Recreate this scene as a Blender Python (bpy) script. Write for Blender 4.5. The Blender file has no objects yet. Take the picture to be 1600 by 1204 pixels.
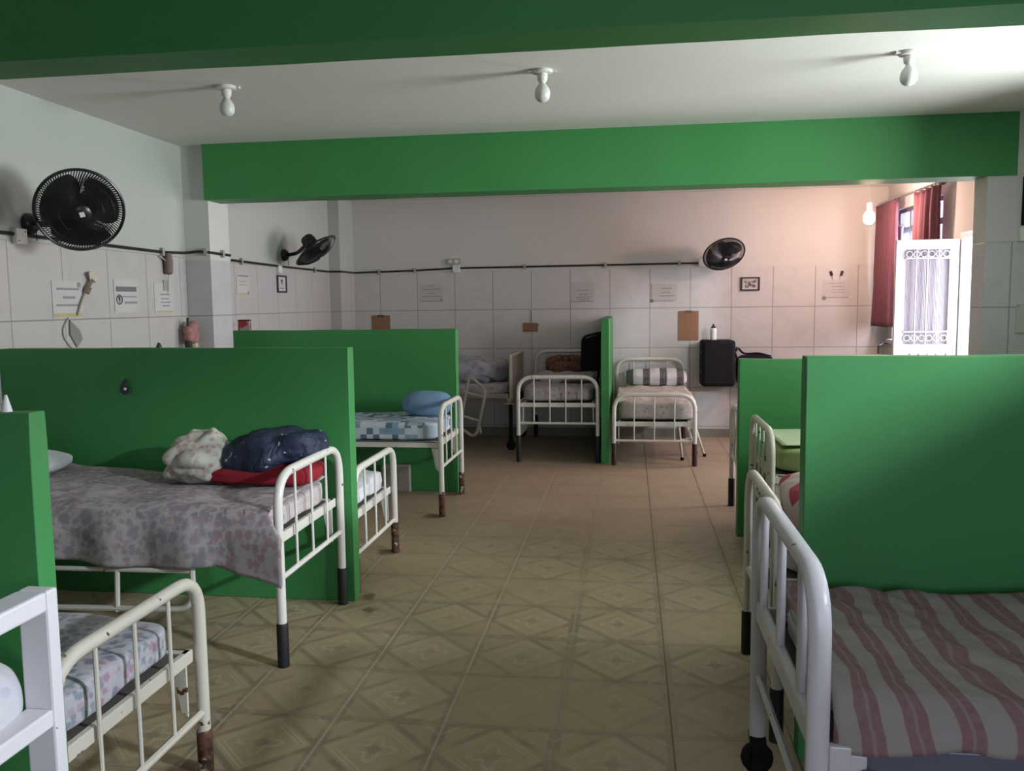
import bpy, bmesh, math, random
from mathutils import Vector, Matrix, noise
random.seed(7)
sc = bpy.context.scene
COL = sc.collection
PI = math.pi
# ------------------------------------------------------------------ camera
YAW, PITCH, ROLL, FPX = .14, .0969, -.0118, 1315.0
def cam_axes():
    f = Vector((-math.sin(YAW), math.cos(YAW), 0)); r = Vector((math.cos(YAW), math.sin(YAW), 0))
    w = f*math.cos(PITCH) + Vector((0, 0, -math.sin(PITCH))); u = r.cross(w)
    return r*math.cos(ROLL)+u*math.sin(ROLL), u*math.cos(ROLL)-r*math.sin(ROLL), w
_r, _u, _w = cam_axes()
cd = bpy.data.cameras.new('camera'); cam = bpy.data.objects.new('camera', cd); COL.objects.link(cam)
cd.sensor_fit = 'HORIZONTAL'; cd.sensor_width = 36; cd.lens = FPX*36/1600; cd.clip_start = .05
M = Matrix.Identity(4)
for i in range(3): M[i][0], M[i][1], M[i][2] = _r[i], _u[i], -_w[i]
M[2][3] = 1.6
cam.matrix_world = M
sc.camera = cam
# ------------------------------------------------------------------ view, world
sc.view_settings.view_transform = 'Standard'; sc.view_settings.look = 'None'
sc.view_settings.gamma = 1; sc.view_settings.use_curve_mapping = False
sc.view_settings.exposure = 1.0
wd = bpy.data.worlds.new('daylight'); sc.world = wd; wd.use_nodes = True
wd.node_tree.nodes['Background'].inputs[0].default_value = (.86, .90, 1, 1)
wd.node_tree.nodes['Background'].inputs[1].default_value = 1.1
def area(name, loc, target, sx, sy, power, col):
    l = bpy.data.lights.new(name, 'AREA'); l.shape = 'RECTANGLE'; l.size = sx; l.size_y = sy; l.energy = power; l.color = col
    o = bpy.data.objects.new(name, l); COL.objects.link(o); o.location = loc
    o.rotation_euler = (Vector(target)-Vector(loc)).to_track_quat('-Z', 'Y').to_euler(); return o
# daylight outside the two high openings of the right wall and outside window and door
area('daylight_window_middle', (3.9, 3.9, 1.85), (-1.0, 4.6, 2.5), 1.3, 1.0, 215, (.96, 1, .89))
area('daylight_high_window_near', (4.3, .75, 3.05), (-.2, 2.3, .8), .34, .20, 260, (.95, .98, 1))
area('rear_fill_light', (1.0, -2.3, 1.9), (.6, 3.0, 1.0), 1.6, 1.1, 34, (.93, .93, 1))  # added soft fill from behind the camera, lifts the camera-facing surfaces
area('daylight_window', (3.5, 9.1, 2.0), (-3.5, 8.4, 1.5), 1.2, 1.2, 85, (1, .90, .96))
area('daylight_door', (3.6, 7.45, 1.3), (-3.5, 7.6, .9), .8, 1.6, 45, (.95, .92, 1))
# ------------------------------------------------------------------ materials
def new_mat(name, rough=.6, metal=0, spec=.4):
    m = bpy.data.materials.new(name); m.use_nodes = True; nt = m.node_tree
    b = nt.nodes['Principled BSDF']; b.inputs['Roughness'].default_value = rough
    b.inputs['Metallic'].default_value = metal; b.inputs['Specular IOR Level'].default_value = spec
    return m, nt, b
def N(nt, t, **kw):
    n = nt.nodes.new(t)
    for k, v in kw.items(): setattr(n, k, v)
    return n
def val(nt, s, v):
    if isinstance(v, (int, float)): s.default_value = v
    elif isinstance(v, tuple): s.default_value = v if len(v) == 4 or s.type == 'VECTOR' else v+(1,)
    else: nt.links.new(v, s)
def mth(nt, op, a, b=0, c=0):
    n = N(nt, 'ShaderNodeMath', operation=op)
    val(nt, n.inputs[0], a); val(nt, n.inputs[1], b); val(nt, n.inputs[2], c)
    return n.outputs[0]
def mix(nt, f, a, b):
    n = N(nt, 'ShaderNodeMix', data_type='RGBA')
    val(nt, n.inputs[0], f); val(nt, n.inputs[6], a); val(nt, n.inputs[7], b); return n.outputs[2]
def coord(nt): return N(nt, 'ShaderNodeTexCoord').outputs['Object']
def sep(nt, v):
    n = N(nt, 'ShaderNodeSeparateXYZ'); nt.links.new(v, n.inputs[0]); return n.outputs
def nz(nt, scale, detail=3, vec=None, dist=0):
    n = N(nt, 'ShaderNodeTexNoise'); n.inputs['Scale'].default_value = scale; n.inputs['Detail'].default_value = detail
    n.inputs['Distortion'].default_value = dist
    nt.links.new(vec if vec is not None else coord(nt), n.inputs['Vector']); return n.outputs['Fac']
def stp(nt, v, lo, hi):
    n = N(nt, 'ShaderNodeMapRange', interpolation_type='SMOOTHSTEP')
    val(nt, n.inputs[0], v); n.inputs[1].default_value = lo; n.inputs[2].default_value = hi
    return n.outputs[0]
def bump(nt, b, h, strength=.2, dist=.01):
    n = N(nt, 'ShaderNodeBump'); n.inputs['Strength'].default_value = strength; n.inputs['Distance'].default_value = dist
    val(nt, n.inputs['Height'], h); nt.links.new(n.outputs[0], b.inputs['Normal'])
def plain(name, col, rough=.6, metal=0, var=.12, vs=6, bmp=0, spec=.4):
    m, nt, b = new_mat(name, rough, metal, spec)
    f = nz(nt, vs)
    d = tuple(c*(1-var) for c in col); l = tuple(min(1, c*(1+var)) for c in col)
    val(nt, b.inputs['Base Color'], mix(nt, f, d, l))
    if bmp: bump(nt, b, nz(nt, bmp, 4), .25, .004)
    return m
def green_paint():
    m, nt, b = new_mat('green_gloss_wall_paint', .5)
    f = nz(nt, 2.2, 4); c = mix(nt, f, (.040, .205, .055), (.050, .250, .070))
    fine = stp(nt, nz(nt, 28, 5), .66, .75)
    c = mix(nt, mth(nt, 'MULTIPLY', fine, .18), c, (.12, .33, .14))
    val(nt, b.inputs['Base Color'], c); bump(nt, b, nz(nt, 30, 5), .14, .004); return m
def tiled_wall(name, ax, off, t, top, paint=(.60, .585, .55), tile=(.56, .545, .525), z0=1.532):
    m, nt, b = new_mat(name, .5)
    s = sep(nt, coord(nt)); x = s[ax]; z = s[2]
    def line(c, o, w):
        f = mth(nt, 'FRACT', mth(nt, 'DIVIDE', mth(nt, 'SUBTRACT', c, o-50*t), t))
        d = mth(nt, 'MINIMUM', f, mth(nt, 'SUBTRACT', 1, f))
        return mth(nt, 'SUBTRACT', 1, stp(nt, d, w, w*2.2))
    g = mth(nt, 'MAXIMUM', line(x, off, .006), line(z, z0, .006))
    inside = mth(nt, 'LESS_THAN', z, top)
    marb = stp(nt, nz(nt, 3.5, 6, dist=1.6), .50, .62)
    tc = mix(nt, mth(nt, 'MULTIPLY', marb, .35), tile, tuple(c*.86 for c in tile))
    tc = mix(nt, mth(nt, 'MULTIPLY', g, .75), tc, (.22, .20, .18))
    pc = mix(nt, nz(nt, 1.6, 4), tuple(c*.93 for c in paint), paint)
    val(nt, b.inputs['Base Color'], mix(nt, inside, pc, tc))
    r = N(nt, 'ShaderNodeMix', data_type='FLOAT'); val(nt, r.inputs[0], inside); r.inputs[2].default_value = .75; r.inputs[3].default_value = .28
    nt.links.new(r.outputs[0], b.inputs['Roughness'])
    bump(nt, b, mth(nt, 'ADD', mth(nt, 'MULTIPLY', mth(nt, 'MULTIPLY', g, inside), -1), mth(nt, 'MULTIPLY', nz(nt, 40), .08)), .25, .004)
    return m
def floor_mat():
    m, nt, b = new_mat('patterned_ceramic_floor', .38)
    s = sep(nt, coord(nt)); t = .43045
    def fr(c, o): return mth(nt, 'FRACT', mth(nt, 'DIVIDE', mth(nt, 'SUBTRACT', c, o-60*t), t))
    u = fr(s[0], -.7032); v = fr(s[1], 3.8833)
    au = mth(nt, 'ABSOLUTE', mth(nt, 'SUBTRACT', u, .5)); av = mth(nt, 'ABSOLUTE', mth(nt, 'SUBTRACT', v, .5))
    d = mth(nt, 'ADD', au, av)
    def band(x, c, w):
        return mth(nt, 'SUBTRACT', 1, stp(nt, mth(nt, 'ABSOLUTE', mth(nt, 'SUBTRACT', x, c)), w*.5, w))
    mx = mth(nt, 'MAXIMUM', au, av); mn = mth(nt, 'MINIMUM', au, av)
    light = mth(nt, 'MAXIMUM', band(d, .40, .018), band(d, .345, .016))
    r2 = mth(nt, 'SQRT', mth(nt, 'ADD', mth(nt, 'MULTIPLY', au, au), mth(nt, 'MULTIPLY', av, av)))
    ang = mth(nt, 'ARCTAN2', mth(nt, 'SUBTRACT', v, .5), mth(nt, 'SUBTRACT', u, .5))
    pet = mth(nt, 'MULTIPLY_ADD', mth(nt, 'COSINE', mth(nt, 'MULTIPLY', ang, 4)), .055, .135)
    flower = mth(nt, 'SUBTRACT', 1, stp(nt, mth(nt, 'ABSOLUTE', mth(nt, 'SUBTRACT', r2, pet)), .018, .035))
    light = mth(nt, 'MAXIMUM', light, flower)
    cd_ = mth(nt, 'ABSOLUTE', mth(nt, 'SUBTRACT', d, .80))
    light = mth(nt, 'MAXIMUM', light, mth(nt, 'MULTIPLY', band(d, .80, .035), .7))
    dark = mth(nt, 'MAXIMUM', band(d, .50, .055), band(mx, .465, .03))
    dark = mth(nt, 'MAXIMUM', dark, mth(nt, 'MULTIPLY', mth(nt, 'SUBTRACT', 1, stp(nt, r2, .05, .09)), .8))
    wear = mth(nt, 'MULTIPLY', stp(nt, nz(nt, .9, 4), .30, .66), 1)
    traffic = mth(nt, 'MULTIPLY_ADD', stp(nt, s[1], 4.6, 6.4), -.72, 1)
    wn = N(nt, 'ShaderNodeTexWhiteNoise', noise_dimensions='2D'); cb = N(nt, 'ShaderNodeCombineXYZ')
    val(nt, cb.inputs[0], mth(nt, 'FLOOR', mth(nt, 'DIVIDE', mth(nt, 'SUBTRACT', s[0], -.7032), t)))
    val(nt, cb.inputs[1], mth(nt, 'FLOOR', mth(nt, 'DIVIDE', mth(nt, 'SUBTRACT', s[1], 3.8833), t)))
    nt.links.new(cb.outputs[0], wn.inputs['Vector'])
    pt = stp(nt, wn.outputs['Value'], .02, .5)
    amt = mth(nt, 'MULTIPLY', traffic, mth(nt, 'MULTIPLY', mth(nt, 'MULTIPLY_ADD', wear, .6, .4), mth(nt, 'MULTIPLY_ADD', pt, .75, .25)))
    spk = mth(nt, 'MULTIPLY', stp(nt, nz(nt, 9, 6), .25, .62), 1.05)
    base = mix(nt, nz(nt, 1.3, 5), (.32, .250, .148), (.40, .322, .20))
    base = mix(nt, stp(nt, s[1], 4.8, 6.6), base, mix(nt, nz(nt, 2.1, 5), (.30, .225, .15), (.38, .29, .20)))
    c = mix(nt, mth(nt, 'MULTIPLY', dark, mth(nt, 'MULTIPLY', amt, mth(nt, 'MULTIPLY', spk, .62))), base, (.15, .118, .072))
    c = mix(nt, mth(nt, 'MULTIPLY', light, mth(nt, 'MULTIPLY', amt, mth(nt, 'MULTIPLY', spk, .55))), c, (.48, .42, .31))
    gy = mth(nt, 'SUBTRACT', 1, stp(nt, mth(nt, 'MINIMUM', v, mth(nt, 'SUBTRACT', 1, v)), .003, .009))
    gx = mth(nt, 'SUBTRACT', 1, stp(nt, mth(nt, 'MINIMUM', u, mth(nt, 'SUBTRACT', 1, u)), .005, .013))
    gl = mix(nt, stp(nt, s[0], -.6, .1), (.42, .37, .28), (.08, .06, .045))
    c = mix(nt, mth(nt, 'MULTIPLY', gx, .8), c, gl)
    c = mix(nt, mth(nt, 'MULTIPLY', gy, .55), c, (.10, .08, .06))
    # worn reddish dirt stains by the bed feet
    def stain(px, py, r):
        dx = mth(nt, 'SUBTRACT', s[0], px); dy = mth(nt, 'SUBTRACT', s[1], py)
        q = mth(nt, 'SQRT', mth(nt, 'ADD', mth(nt, 'MULTIPLY', dx, dx), mth(nt, 'MULTIPLY', dy, dy)))
        q = mth(nt, 'ADD', q, mth(nt, 'MULTIPLY', mth(nt, 'SUBTRACT', nz(nt, 14, 3), .5), .10))
        return mth(nt, 'SUBTRACT', 1, stp(nt, q, r*.5, r))
    st = None
    for px_, py_, r in ((-1.44, 4.36, .06), (-1.36, 4.17, .05), (-1.56, 5.19, .09), (-1.48, 6.13, .09), (-1.5, 6.9, .12), (-1.53, 2.6, .07)):
        q = stain(px_, py_, r); st = q if st is None else mth(nt, 'MAXIMUM', st, q)
    c = mix(nt, mth(nt, 'MULTIPLY', st, .7), c, (.10, .05, .02))
    val(nt, b.inputs['Base Color'], c)
    val(nt, b.inputs['Roughness'], mth(nt, 'MULTIPLY_ADD', nz(nt, 5, 4), .3, .28))
    bump(nt, b, mth(nt, 'ADD', mth(nt, 'MULTIPLY', mth(nt, 'MAXIMUM', gx, gy), -1), mth(nt, 'MULTIPLY', nz(nt, 8), .15)), .2, .003)
    return m
def bed_paint(name='chipped_cream_enamel', col=(.66, .64, .57), chips=.69):
    m, nt, b = new_mat(name, .35)
    c = mix(nt, nz(nt, 3), tuple(x*.88 for x in col), col)
    ch = stp(nt, nz(nt, 24, 6), chips, chips+.02)
    c = mix(nt, ch, c, mix(nt, nz(nt, 60), (.05, .03, .02), (.16, .08, .04)))
    val(nt, b.inputs['Base Color'], c); bump(nt, b, mth(nt, 'MULTIPLY', ch, -1), .3, .002); return m
def rust_mat():
    m, nt, b = new_mat('rusted_leg_end', .8)
    c = mix(nt, stp(nt, nz(nt, 30, 5), .40, .58), (.035, .015, .009), (.115, .050, .026))
    c = mix(nt, stp(nt, nz(nt, 18, 5), .60, .64), c, (.45, .40, .32))
    val(nt, b.inputs['Base Color'], c); bump(nt, b, nz(nt, 60), .5, .002); return m
def floral(name, base, cols, scale=16, amount=.30, rough=.9, wr=7, wstr=.5):
    m, nt, b = new_mat(name, rough, spec=.15)
    co = coord(nt); c = mix(nt, nz(nt, 4, 4, co), tuple(x*.86 for x in base), base)
    for i, k in enumerate(cols):
        mp = N(nt, 'ShaderNodeMapping'); nt.links.new(co, mp.inputs[0]); mp.inputs['Location'].default_value = (i*3.7, i*1.9, i*.7)
        v = N(nt, 'ShaderNodeTexVoronoi'); v.inputs['Scale'].default_value = scale*(1+.35*i); nt.links.new(mp.outputs[0], v.inputs['Vector'])
        d = mth(nt, 'ADD', v.outputs['Distance'], mth(nt, 'MULTIPLY', mth(nt, 'SUBTRACT', nz(nt, scale*4, 3, co), .5), .55))
        f = mth(nt, 'SUBTRACT', 1, stp(nt, d, amount*.55, amount))
        cl = stp(nt, nz(nt, scale*.22, 2, mp.outputs[0]), .42, .58)
        c = mix(nt, mth(nt, 'MULTIPLY', mth(nt, 'MULTIPLY', f, cl), .8), c, k)
    val(nt, b.inputs['Base Color'], c)
    h = mth(nt, 'ADD', nz(nt, wr, 4, co, 1.2), mth(nt, 'MULTIPLY', nz(nt, 160, 2, co), .05))
    bump(nt, b, h, wstr, .02); return m
def stripes(name, base, s1, per, width, ax=0, wav=.05, rough=.9, dbl=True, wr=6):
    m, nt, b = new_mat(name, rough, spec=.15)
    co = coord(nt); s = sep(nt, co)
    x = mth(nt, 'ADD', s[ax], mth(nt, 'MULTIPLY', mth(nt, 'SUBTRACT', nz(nt, 2.6, 2, co), .5), wav))
    f = mth(nt, 'FRACT', mth(nt, 'ADD', mth(nt, 'DIVIDE', x, per), 50))
    d = mth(nt, 'ABSOLUTE', mth(nt, 'SUBTRACT', f, .5))
    st = mth(nt, 'SUBTRACT', 1, stp(nt, d, width*.46, width*.54))
    if dbl: st = mth(nt, 'MULTIPLY', st, mth(nt, 'MULTIPLY_ADD', stp(nt, d, .02, .05), .5, .5))
    st = mth(nt, 'MULTIPLY', st, mth(nt, 'MULTIPLY_ADD', nz(nt, 60, 3, co), .5, .6))
    c = mix(nt, st, mix(nt, nz(nt, 4, 3, co), tuple(q*.88 for q in base), base), s1)
    val(nt, b.inputs['Base Color'], c); bump(nt, b, nz(nt, wr, 4, co, 1.3), .6, .025); return m
def squares(name):
    m, nt, b = new_mat(name, .9, spec=.15); co = coord(nt)
    c = (.50, .55, .60)
    for i, (sz, th, k) in enumerate(((.05, .74, (.11, .17, .25)), (.05, .80, (.22, .33, .43)), (.12, .70, (.32, .40, .46)))):
        mp = N(nt, 'ShaderNodeVectorMath', operation='SNAP'); nt.links.new(co, mp.inputs[0]); mp.inputs[1].default_value = (sz, sz, sz)
        ad = N(nt, 'ShaderNodeVectorMath', operation='ADD'); nt.links.new(mp.outputs[0], ad.inputs[0]); ad.inputs[1].default_value = (i*7.3,)*3
        w = N(nt, 'ShaderNodeTexWhiteNoise'); nt.links.new(ad.outputs[0], w.inputs['Vector'])
        c = mix(nt, mth(nt, 'GREATER_THAN', w.outputs['Value'], th), c, k)
    val(nt, b.inputs['Base Color'], c); bump(nt, b, nz(nt, 6, 4, co, 1), .5, .02); return m
def glass_mat():
    m = bpy.data.materials.new('window_glass'); m.use_nodes = True; nt = m.node_tree; nt.nodes.clear()
    o = N(nt, 'ShaderNodeOutputMaterial'); t = N(nt, 'ShaderNodeBsdfTransparent'); g = N(nt, 'ShaderNodeBsdfGlossy'); mx = N(nt, 'ShaderNodeMixShader')
    t.inputs[0].default_value = (.88, .9, .95, 1); g.inputs['Roughness'].default_value = .05; mx.inputs[0].default_value = .08
    nt.links.new(t.outputs[0], mx.inputs[1]); nt.links.new(g.outputs[0], mx.inputs[2]); nt.links.new(mx.outputs[0], o.inputs[0]); return m
def emit(name, col, s):
    m, nt, b = new_mat(name); b.inputs['Base Color'].default_value = col+(1,)
    b.inputs['Emission Color'].default_value = col+(1,); b.inputs['Emission Strength'].default_value = s; return m

G = green_paint()
FLOOR = floor_mat()
CEIL = plain('matt_ceiling_paint', (.70, .68, .64), .85, var=.05, vs=1.2, bmp=30)
W_BACK = tiled_wall('back_wall_tiles', 0, -3.0477, .468, 1.993, z0=1.529)
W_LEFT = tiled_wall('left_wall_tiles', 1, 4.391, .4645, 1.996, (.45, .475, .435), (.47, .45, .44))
W_RIGHT = tiled_wall('right_wall_tiles', 1, 4.391, .4645, 1.99)
W_COL = tiled_wall('column_tiles', 0, 2.611, .452, 1.986, z0=1.535)
ENAMEL = bed_paint(); ENAMEL_OLD = bed_paint('worn_cream_enamel', (.60, .57, .47), .655)
WHITE_TUBE = bed_paint('clean_white_enamel', (.66, .65, .66), .70)
RUBBER = plain('black_rubber', (.012, .012, .012), .6)
BROWNFOOT = plain('dark_brown_leg_paint', (.045, .018, .012), .5)
RUST = rust_mat()
MESHBASE = plain('dull_bed_base', (.10, .09, .08), .7)
BLACK = plain('black_plastic', (.010, .009, .011), .32, spec=.5)
BLACKM = plain('matt_black_plastic', (.007, .0065, .0085), .75, spec=.2)
WHITE = plain('white_plastic', (.70, .69, .66), .4)
PORC = plain('white_porcelain', (.68, .67, .63), .25)
PIPE = plain('black_conduit', (.02, .016, .015), .5)
CARD = plain('brown_hardboard', (.27, .15, .085), .8, var=.1, vs=20)
PAPER = plain('sheet_paper', (.50, .485, .475), .8, var=.04)
INK = plain('grey_ink', (.27, .255, .26), .8)
DINK = plain('dark_ink', (.045, .045, .055), .8)
GLASS = glass_mat()
DOORW = plain('white_door_enamel', (.72, .70, .74), .35)
ALU = plain('dark_window_frame', (.13, .13, .15), .5)
CURT = None

# ------------------------------------------------------------------ mesh tools
def tag(o, label=None, cat=None, group=None, kind=None):
    if label: o['label'] = label
    if cat: o['category'] = cat
    if group: o['group'] = group
    if kind: o['kind'] = kind
    return o
def empty(name, loc=(0, 0, 0), rz=0, label=None, cat=None, group=None):
    o = bpy.data.objects.new(name, None); COL.objects.link(o); o.location = loc; o.rotation_euler = (0, 0, rz)
    o.empty_display_size = .05
    return tag(o, label, cat, group)
def build(name, bm, mat, parent=None, smooth=True, loc=None, bev=0, mats=None):
    me = bpy.data.meshes.new(name); bmesh.ops.recalc_face_normals(bm, faces=bm.faces); bm.to_mesh(me); bm.free()
    for x in (mats or [mat]): me.materials.append(x)
    if smooth:
        for p in me.polygons: p.use_smooth = True
        if hasattr(me, 'set_sharp_from_angle'): me.set_sharp_from_angle(angle=math.radians(40))
    o = bpy.data.objects.new(name, me); COL.objects.link(o)
    if parent: o.parent = parent
    if loc: o.location = loc
    if bev:
        b = o.modifiers.new('bevel', 'BEVEL'); b.width = bev; b.segments = 2; b.limit_method = 'ANGLE'; b.angle_limit = math.radians(50)
    return o
def box(bm, a, b):
    x0, x1 = sorted((a[0], b[0])); y0, y1 = sorted((a[1], b[1])); z0, z1 = sorted((a[2], b[2]))
    v = [bm.verts.new(p) for p in ((x0, y0, z0), (x1, y0, z0), (x1, y1, z0), (x0, y1, z0), (x0, y0, z1), (x1, y0, z1), (x1, y1, z1), (x0, y1, z1))]
    for f in ((0, 3, 2, 1), (4, 5, 6, 7), (0, 1, 5, 4), (1, 2, 6, 5), (2, 3, 7, 6), (3, 0, 4, 7)): bm.faces.new([v[i] for i in f])
    return v
def boxo(name, a, b, mat, parent=None, bev=0): 
    bm = bmesh.new(); box(bm, a, b); return build(name, bm, mat, parent, smooth=bool(bev), bev=bev)
def tube(bm, pts, r, n=10, closed=False, flat=None):
    """sweep a circle (or a flattened one) along a polyline"""
    pts = [Vector(p) for p in pts]; L = len(pts); rings = []; up = None
    for i, p in enumerate(pts):
        if closed: t = (pts[(i+1) % L]-pts[i-1])
        else: t = (pts[min(i+1, L-1)]-pts[max(i-1, 0)])
        t.normalize()
        if up is None:
            a = Vector((0, 0, 1)) if abs(t.z) < .9 else Vector((1, 0, 0))
            up = (a-t*a.dot(t)).normalized()
        else:
            up = (up-t*up.dot(t)).normalized()
        s = t.cross(up)
        ry = r if flat is None else flat
        rings.append([bm.verts.new(p+up*(math.cos(k*2*PI/n)*r)+s*(math.sin(k*2*PI/n)*ry)) for k in range(n)])
    for i in range(L if closed else L-1):
        A, B = rings[i], rings[(i+1) % L]
        for k in range(n): bm.faces.new((A[k], A[(k+1) % n], B[(k+1) % n], B[k]))
    if not closed: bm.faces.new(rings[0][::-1]); bm.faces.new(rings[-1])
def rounded(pts, rad, seg=6, closed=False):
    """polyline with its corners rounded"""
    pts = [Vector(p) for p in pts]; out = []; L = len(pts)
    for i, p in enumerate(pts):
        if not closed and i in (0, L-1): out.append(p); continue
        a, b = pts[i-1], pts[(i+1) % L]
        r = min(rad, (a-p).length*.49, (b-p).length*.49)
        s, e = p+(a-p).normalized()*r, p+(b-p).normalized()*r
        for k in range(seg+1):
            t = k/seg; out.append(s*(1-t)**2+p*2*t*(1-t)+e*t*t)
    return out
def lathe(bm, prof, c=(0, 0, 0), n=20, ax='z'):
    rings = []
    for r, h in prof:
        ring = []
        for k in range(n):
            a = k*2*PI/n; x, y = r*math.cos(a), r*math.sin(a)
            p = (x, y, h) if ax == 'z' else ((x, h, y) if ax == 'y' else (h, x, y))
            ring.append(bm.verts.new(Vector(p)+Vector(c)))
        rings.append(ring)
    for A, B in zip(rings, rings[1:]):
        for k in range(n): bm.faces.new((A[k], A[(k+1) % n], B[(k+1) % n], B[k]))
    bm.faces.new(rings[0][::-1]); bm.faces.new(rings[-1])
def grid(bm, nu, nv, fn):
    V = [[bm.verts.new(fn(i/nu, j/nv)) for j in range(nv+1)] for i in range(nu+1)]
    for i in range(nu):
        for j in range(nv): bm.faces.new((V[i][j], V[i+1][j], V[i+1][j+1], V[i][j+1]))
    return V
def fnz(x, y, z=0, s=1.0): return noise.noise(Vector((x*s, y*s, z*s)))
def soft_block(sx, sy, sz, e=.35, amp=.01, ns=4, seed=0, seg=26, pinch=0, fold=0):
    """a stuffed block / pillow: superellipsoid with noise; centred, resting on z=0"""
    bm = bmesh.new(); bmesh.ops.create_cube(bm, size=2)
    bmesh.ops.subdivide_edges(bm, edges=bm.edges[:], cuts=seg, use_grid_fill=True)
    for v in bm.verts:
        x, y, z = v.co
        # round the block: push towards a superellipsoid
        p = 2/e
        n = (abs(x)**p+abs(y)**p+abs(z)**p)**(1/p); x, y, z = x/n, y/n, z/n
        if pinch:
            k = 1-pinch*max(abs(x), abs(y))**3; z *= k
        q = Vector((x*sx/2, y*sy/2, (z+1)*sz/2))
        a = fnz(q.x+seed, q.y, q.z, ns)*amp+fnz(q.x, q.y+seed, q.z, ns*3)*amp*.35
        if fold: a += abs(fnz(q.x*1.3+seed, q.y*1.3, q.z*2.2, fold))*amp*1.8
        d = Vector((x/sx, y/sy, z/sz)).normalized()
        q += d*a
        if q.z < 0: q.z = 0
        v.co = q
    return bm

# ------------------------------------------------------------------ the room
XL, XR, YB, YF, ZC = -3.51, 2.87, 10.1, -1.6, 2.86
def st(name, a, b, mat, bev=0): 
    o = boxo(name, a, b, mat, None, bev); o['kind'] = 'structure'; return o
st('floor', (XL-.15, YF-.15, -.12), (XR+.15, YB+.15, 0), FLOOR)
st('ceiling', (XL-.15, YF-.15, ZC), (XR+.15, YB+.15, ZC+.12), CEIL)
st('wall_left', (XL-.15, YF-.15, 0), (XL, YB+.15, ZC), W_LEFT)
st('wall_back', (XL, YB, 0), (XR+.15, YB+.15, ZC), W_BACK)
bm = bmesh.new()
box(bm, (XL, YF-.15, 0), (.1, YF, ZC)); box(bm, (1.9, YF-.15, 0), (XR+.15, YF, ZC)); box(bm, (.1, YF-.15, 0), (1.9, YF, 1.2)); box(bm, (.1, YF-.15, 2.4), (1.9, YF, ZC))
build('wall_front', bm, W_BACK, smooth=False)['kind'] = 'structure'
bm = bmesh.new()
op = [(.55, 1.85, 2.24, 2.68), (3.35, 4.85, 1.5, 2.65), (7.02, 7.91, 0, 2.17), (8.40, 9.82, 1.16, 2.56)]
y = YF
for a, b, z0, z1 in op:
    box(bm, (XR, y, 0), (XR+.15, a, ZC))
    if z0 > 0: box(bm, (XR, a, 0), (XR+.15, b, z0))
    box(bm, (XR, a, z1), (XR+.15, b, ZC)); y = b
box(bm, (XR, y, 0), (XR+.15, YB, ZC))
build('wall_right', bm, W_RIGHT, smooth=False)['kind'] = 'structure'
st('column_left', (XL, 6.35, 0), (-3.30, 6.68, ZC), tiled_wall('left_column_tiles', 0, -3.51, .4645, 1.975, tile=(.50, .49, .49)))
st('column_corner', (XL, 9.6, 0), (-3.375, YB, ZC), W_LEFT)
st('column_right', (2.435, 6.3, 0), (XR, 6.52, ZC), W_COL)
def beam(name, x0, x1, y0, y1, z0):
    bm = bmesh.new(); nx = 60
    vs = []
    for i in range(nx+1):
        x = x0+(x1-x0)*i/nx; w = .004*fnz(x, 0, y0, 2.2)
        vs.append([bm.verts.new(p) for p in ((x, y0, ZC), (x, y0+w, z0+w), (x, y1, z0-w), (x, y1, ZC))])
    for A, B in zip(vs, vs[1:]):
        for k in range(3): bm.faces.new((A[k], B[k], B[k+1], A[k+1]))
    for E in (vs[0], vs[-1]): bm.faces.new(E)
    o = build(name, bm, G, smooth=False); o['kind'] = 'structure'; return o
beam('trim_1', XL, XR, 2.66, 2.86, 2.43)
beam('trim_2', -3.30, 2.62, 6.29, 6.56, 2.435)
# skirting of darker tile along the back wall
st('baseboard_back', (-3.375, YB-.012, 0), (XR, YB, .10), plain('dull_olive_skirting', (.20, .19, .14), .5))
def partition(name, x0, x1, y0, y1, h, seed=0):
    bm = bmesh.new()
    nx = max(2, int(abs(x1-x0)/.06)); ny = max(2, int(abs(y1-y0)/.06)); nzv = 24
    c = bmesh.ops.create_cube(bm, size=1)['verts']
    bmesh.ops.subdivide_edges(bm, edges=bm.edges[:], cuts=18, use_grid_fill=True)
    lx, ly = x1-x0, y1-y0; rr = .014
    for v in bm.verts:
        x, y, z = (v.co.x+.5)*lx, (v.co.y+.5)*ly, (v.co.z+.5)*h
        dx = .006*fnz(x+seed, y, z, 2.5)
        tz = .006*fnz(x*1.5+seed, y*1.5, 9, 2) if v.co.z > .49 else 0
        # softened arrises
        if v.co.z > .45:
            if ly < lx: y = ly/2+(y-ly/2)*(1-.10*(v.co.z-.45)/.05) if v.co.z > .49 else y
            else: x = lx/2+(x-lx/2)*(1-.10*(v.co.z-.45)/.05) if v.co.z > .49 else x
        v.co = Vector((x0+x+(dx if ly > lx else 0), y0+y+(dx if lx >= ly else 0), max(0, z+tz)))
    o = build(name, bm, G, smooth=True, bev=.008); o['kind'] = 'structure'; return o
partition('wall_partition_near_left', XL, -1.366, 1.74, 1.80, 1.362, 1)
partition('wall_partition_middle_left', XL, -1.475, 4.275, 4.365, 1.38, 2)
partition('wall_partition_far_left', -3.46, -1.455, 6.965, 7.07, 1.392, 3)
partition('wall_partition_centre', -.285, -.203, 8.33, YB, 1.44, 4)
partition('wall_partition_near_right', .585, XR, 2.92, 3.0, 1.412, 5)
partition('wall_partition_far_right', .725, XR, 5.77, 5.86, 1.212, 6)
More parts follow.
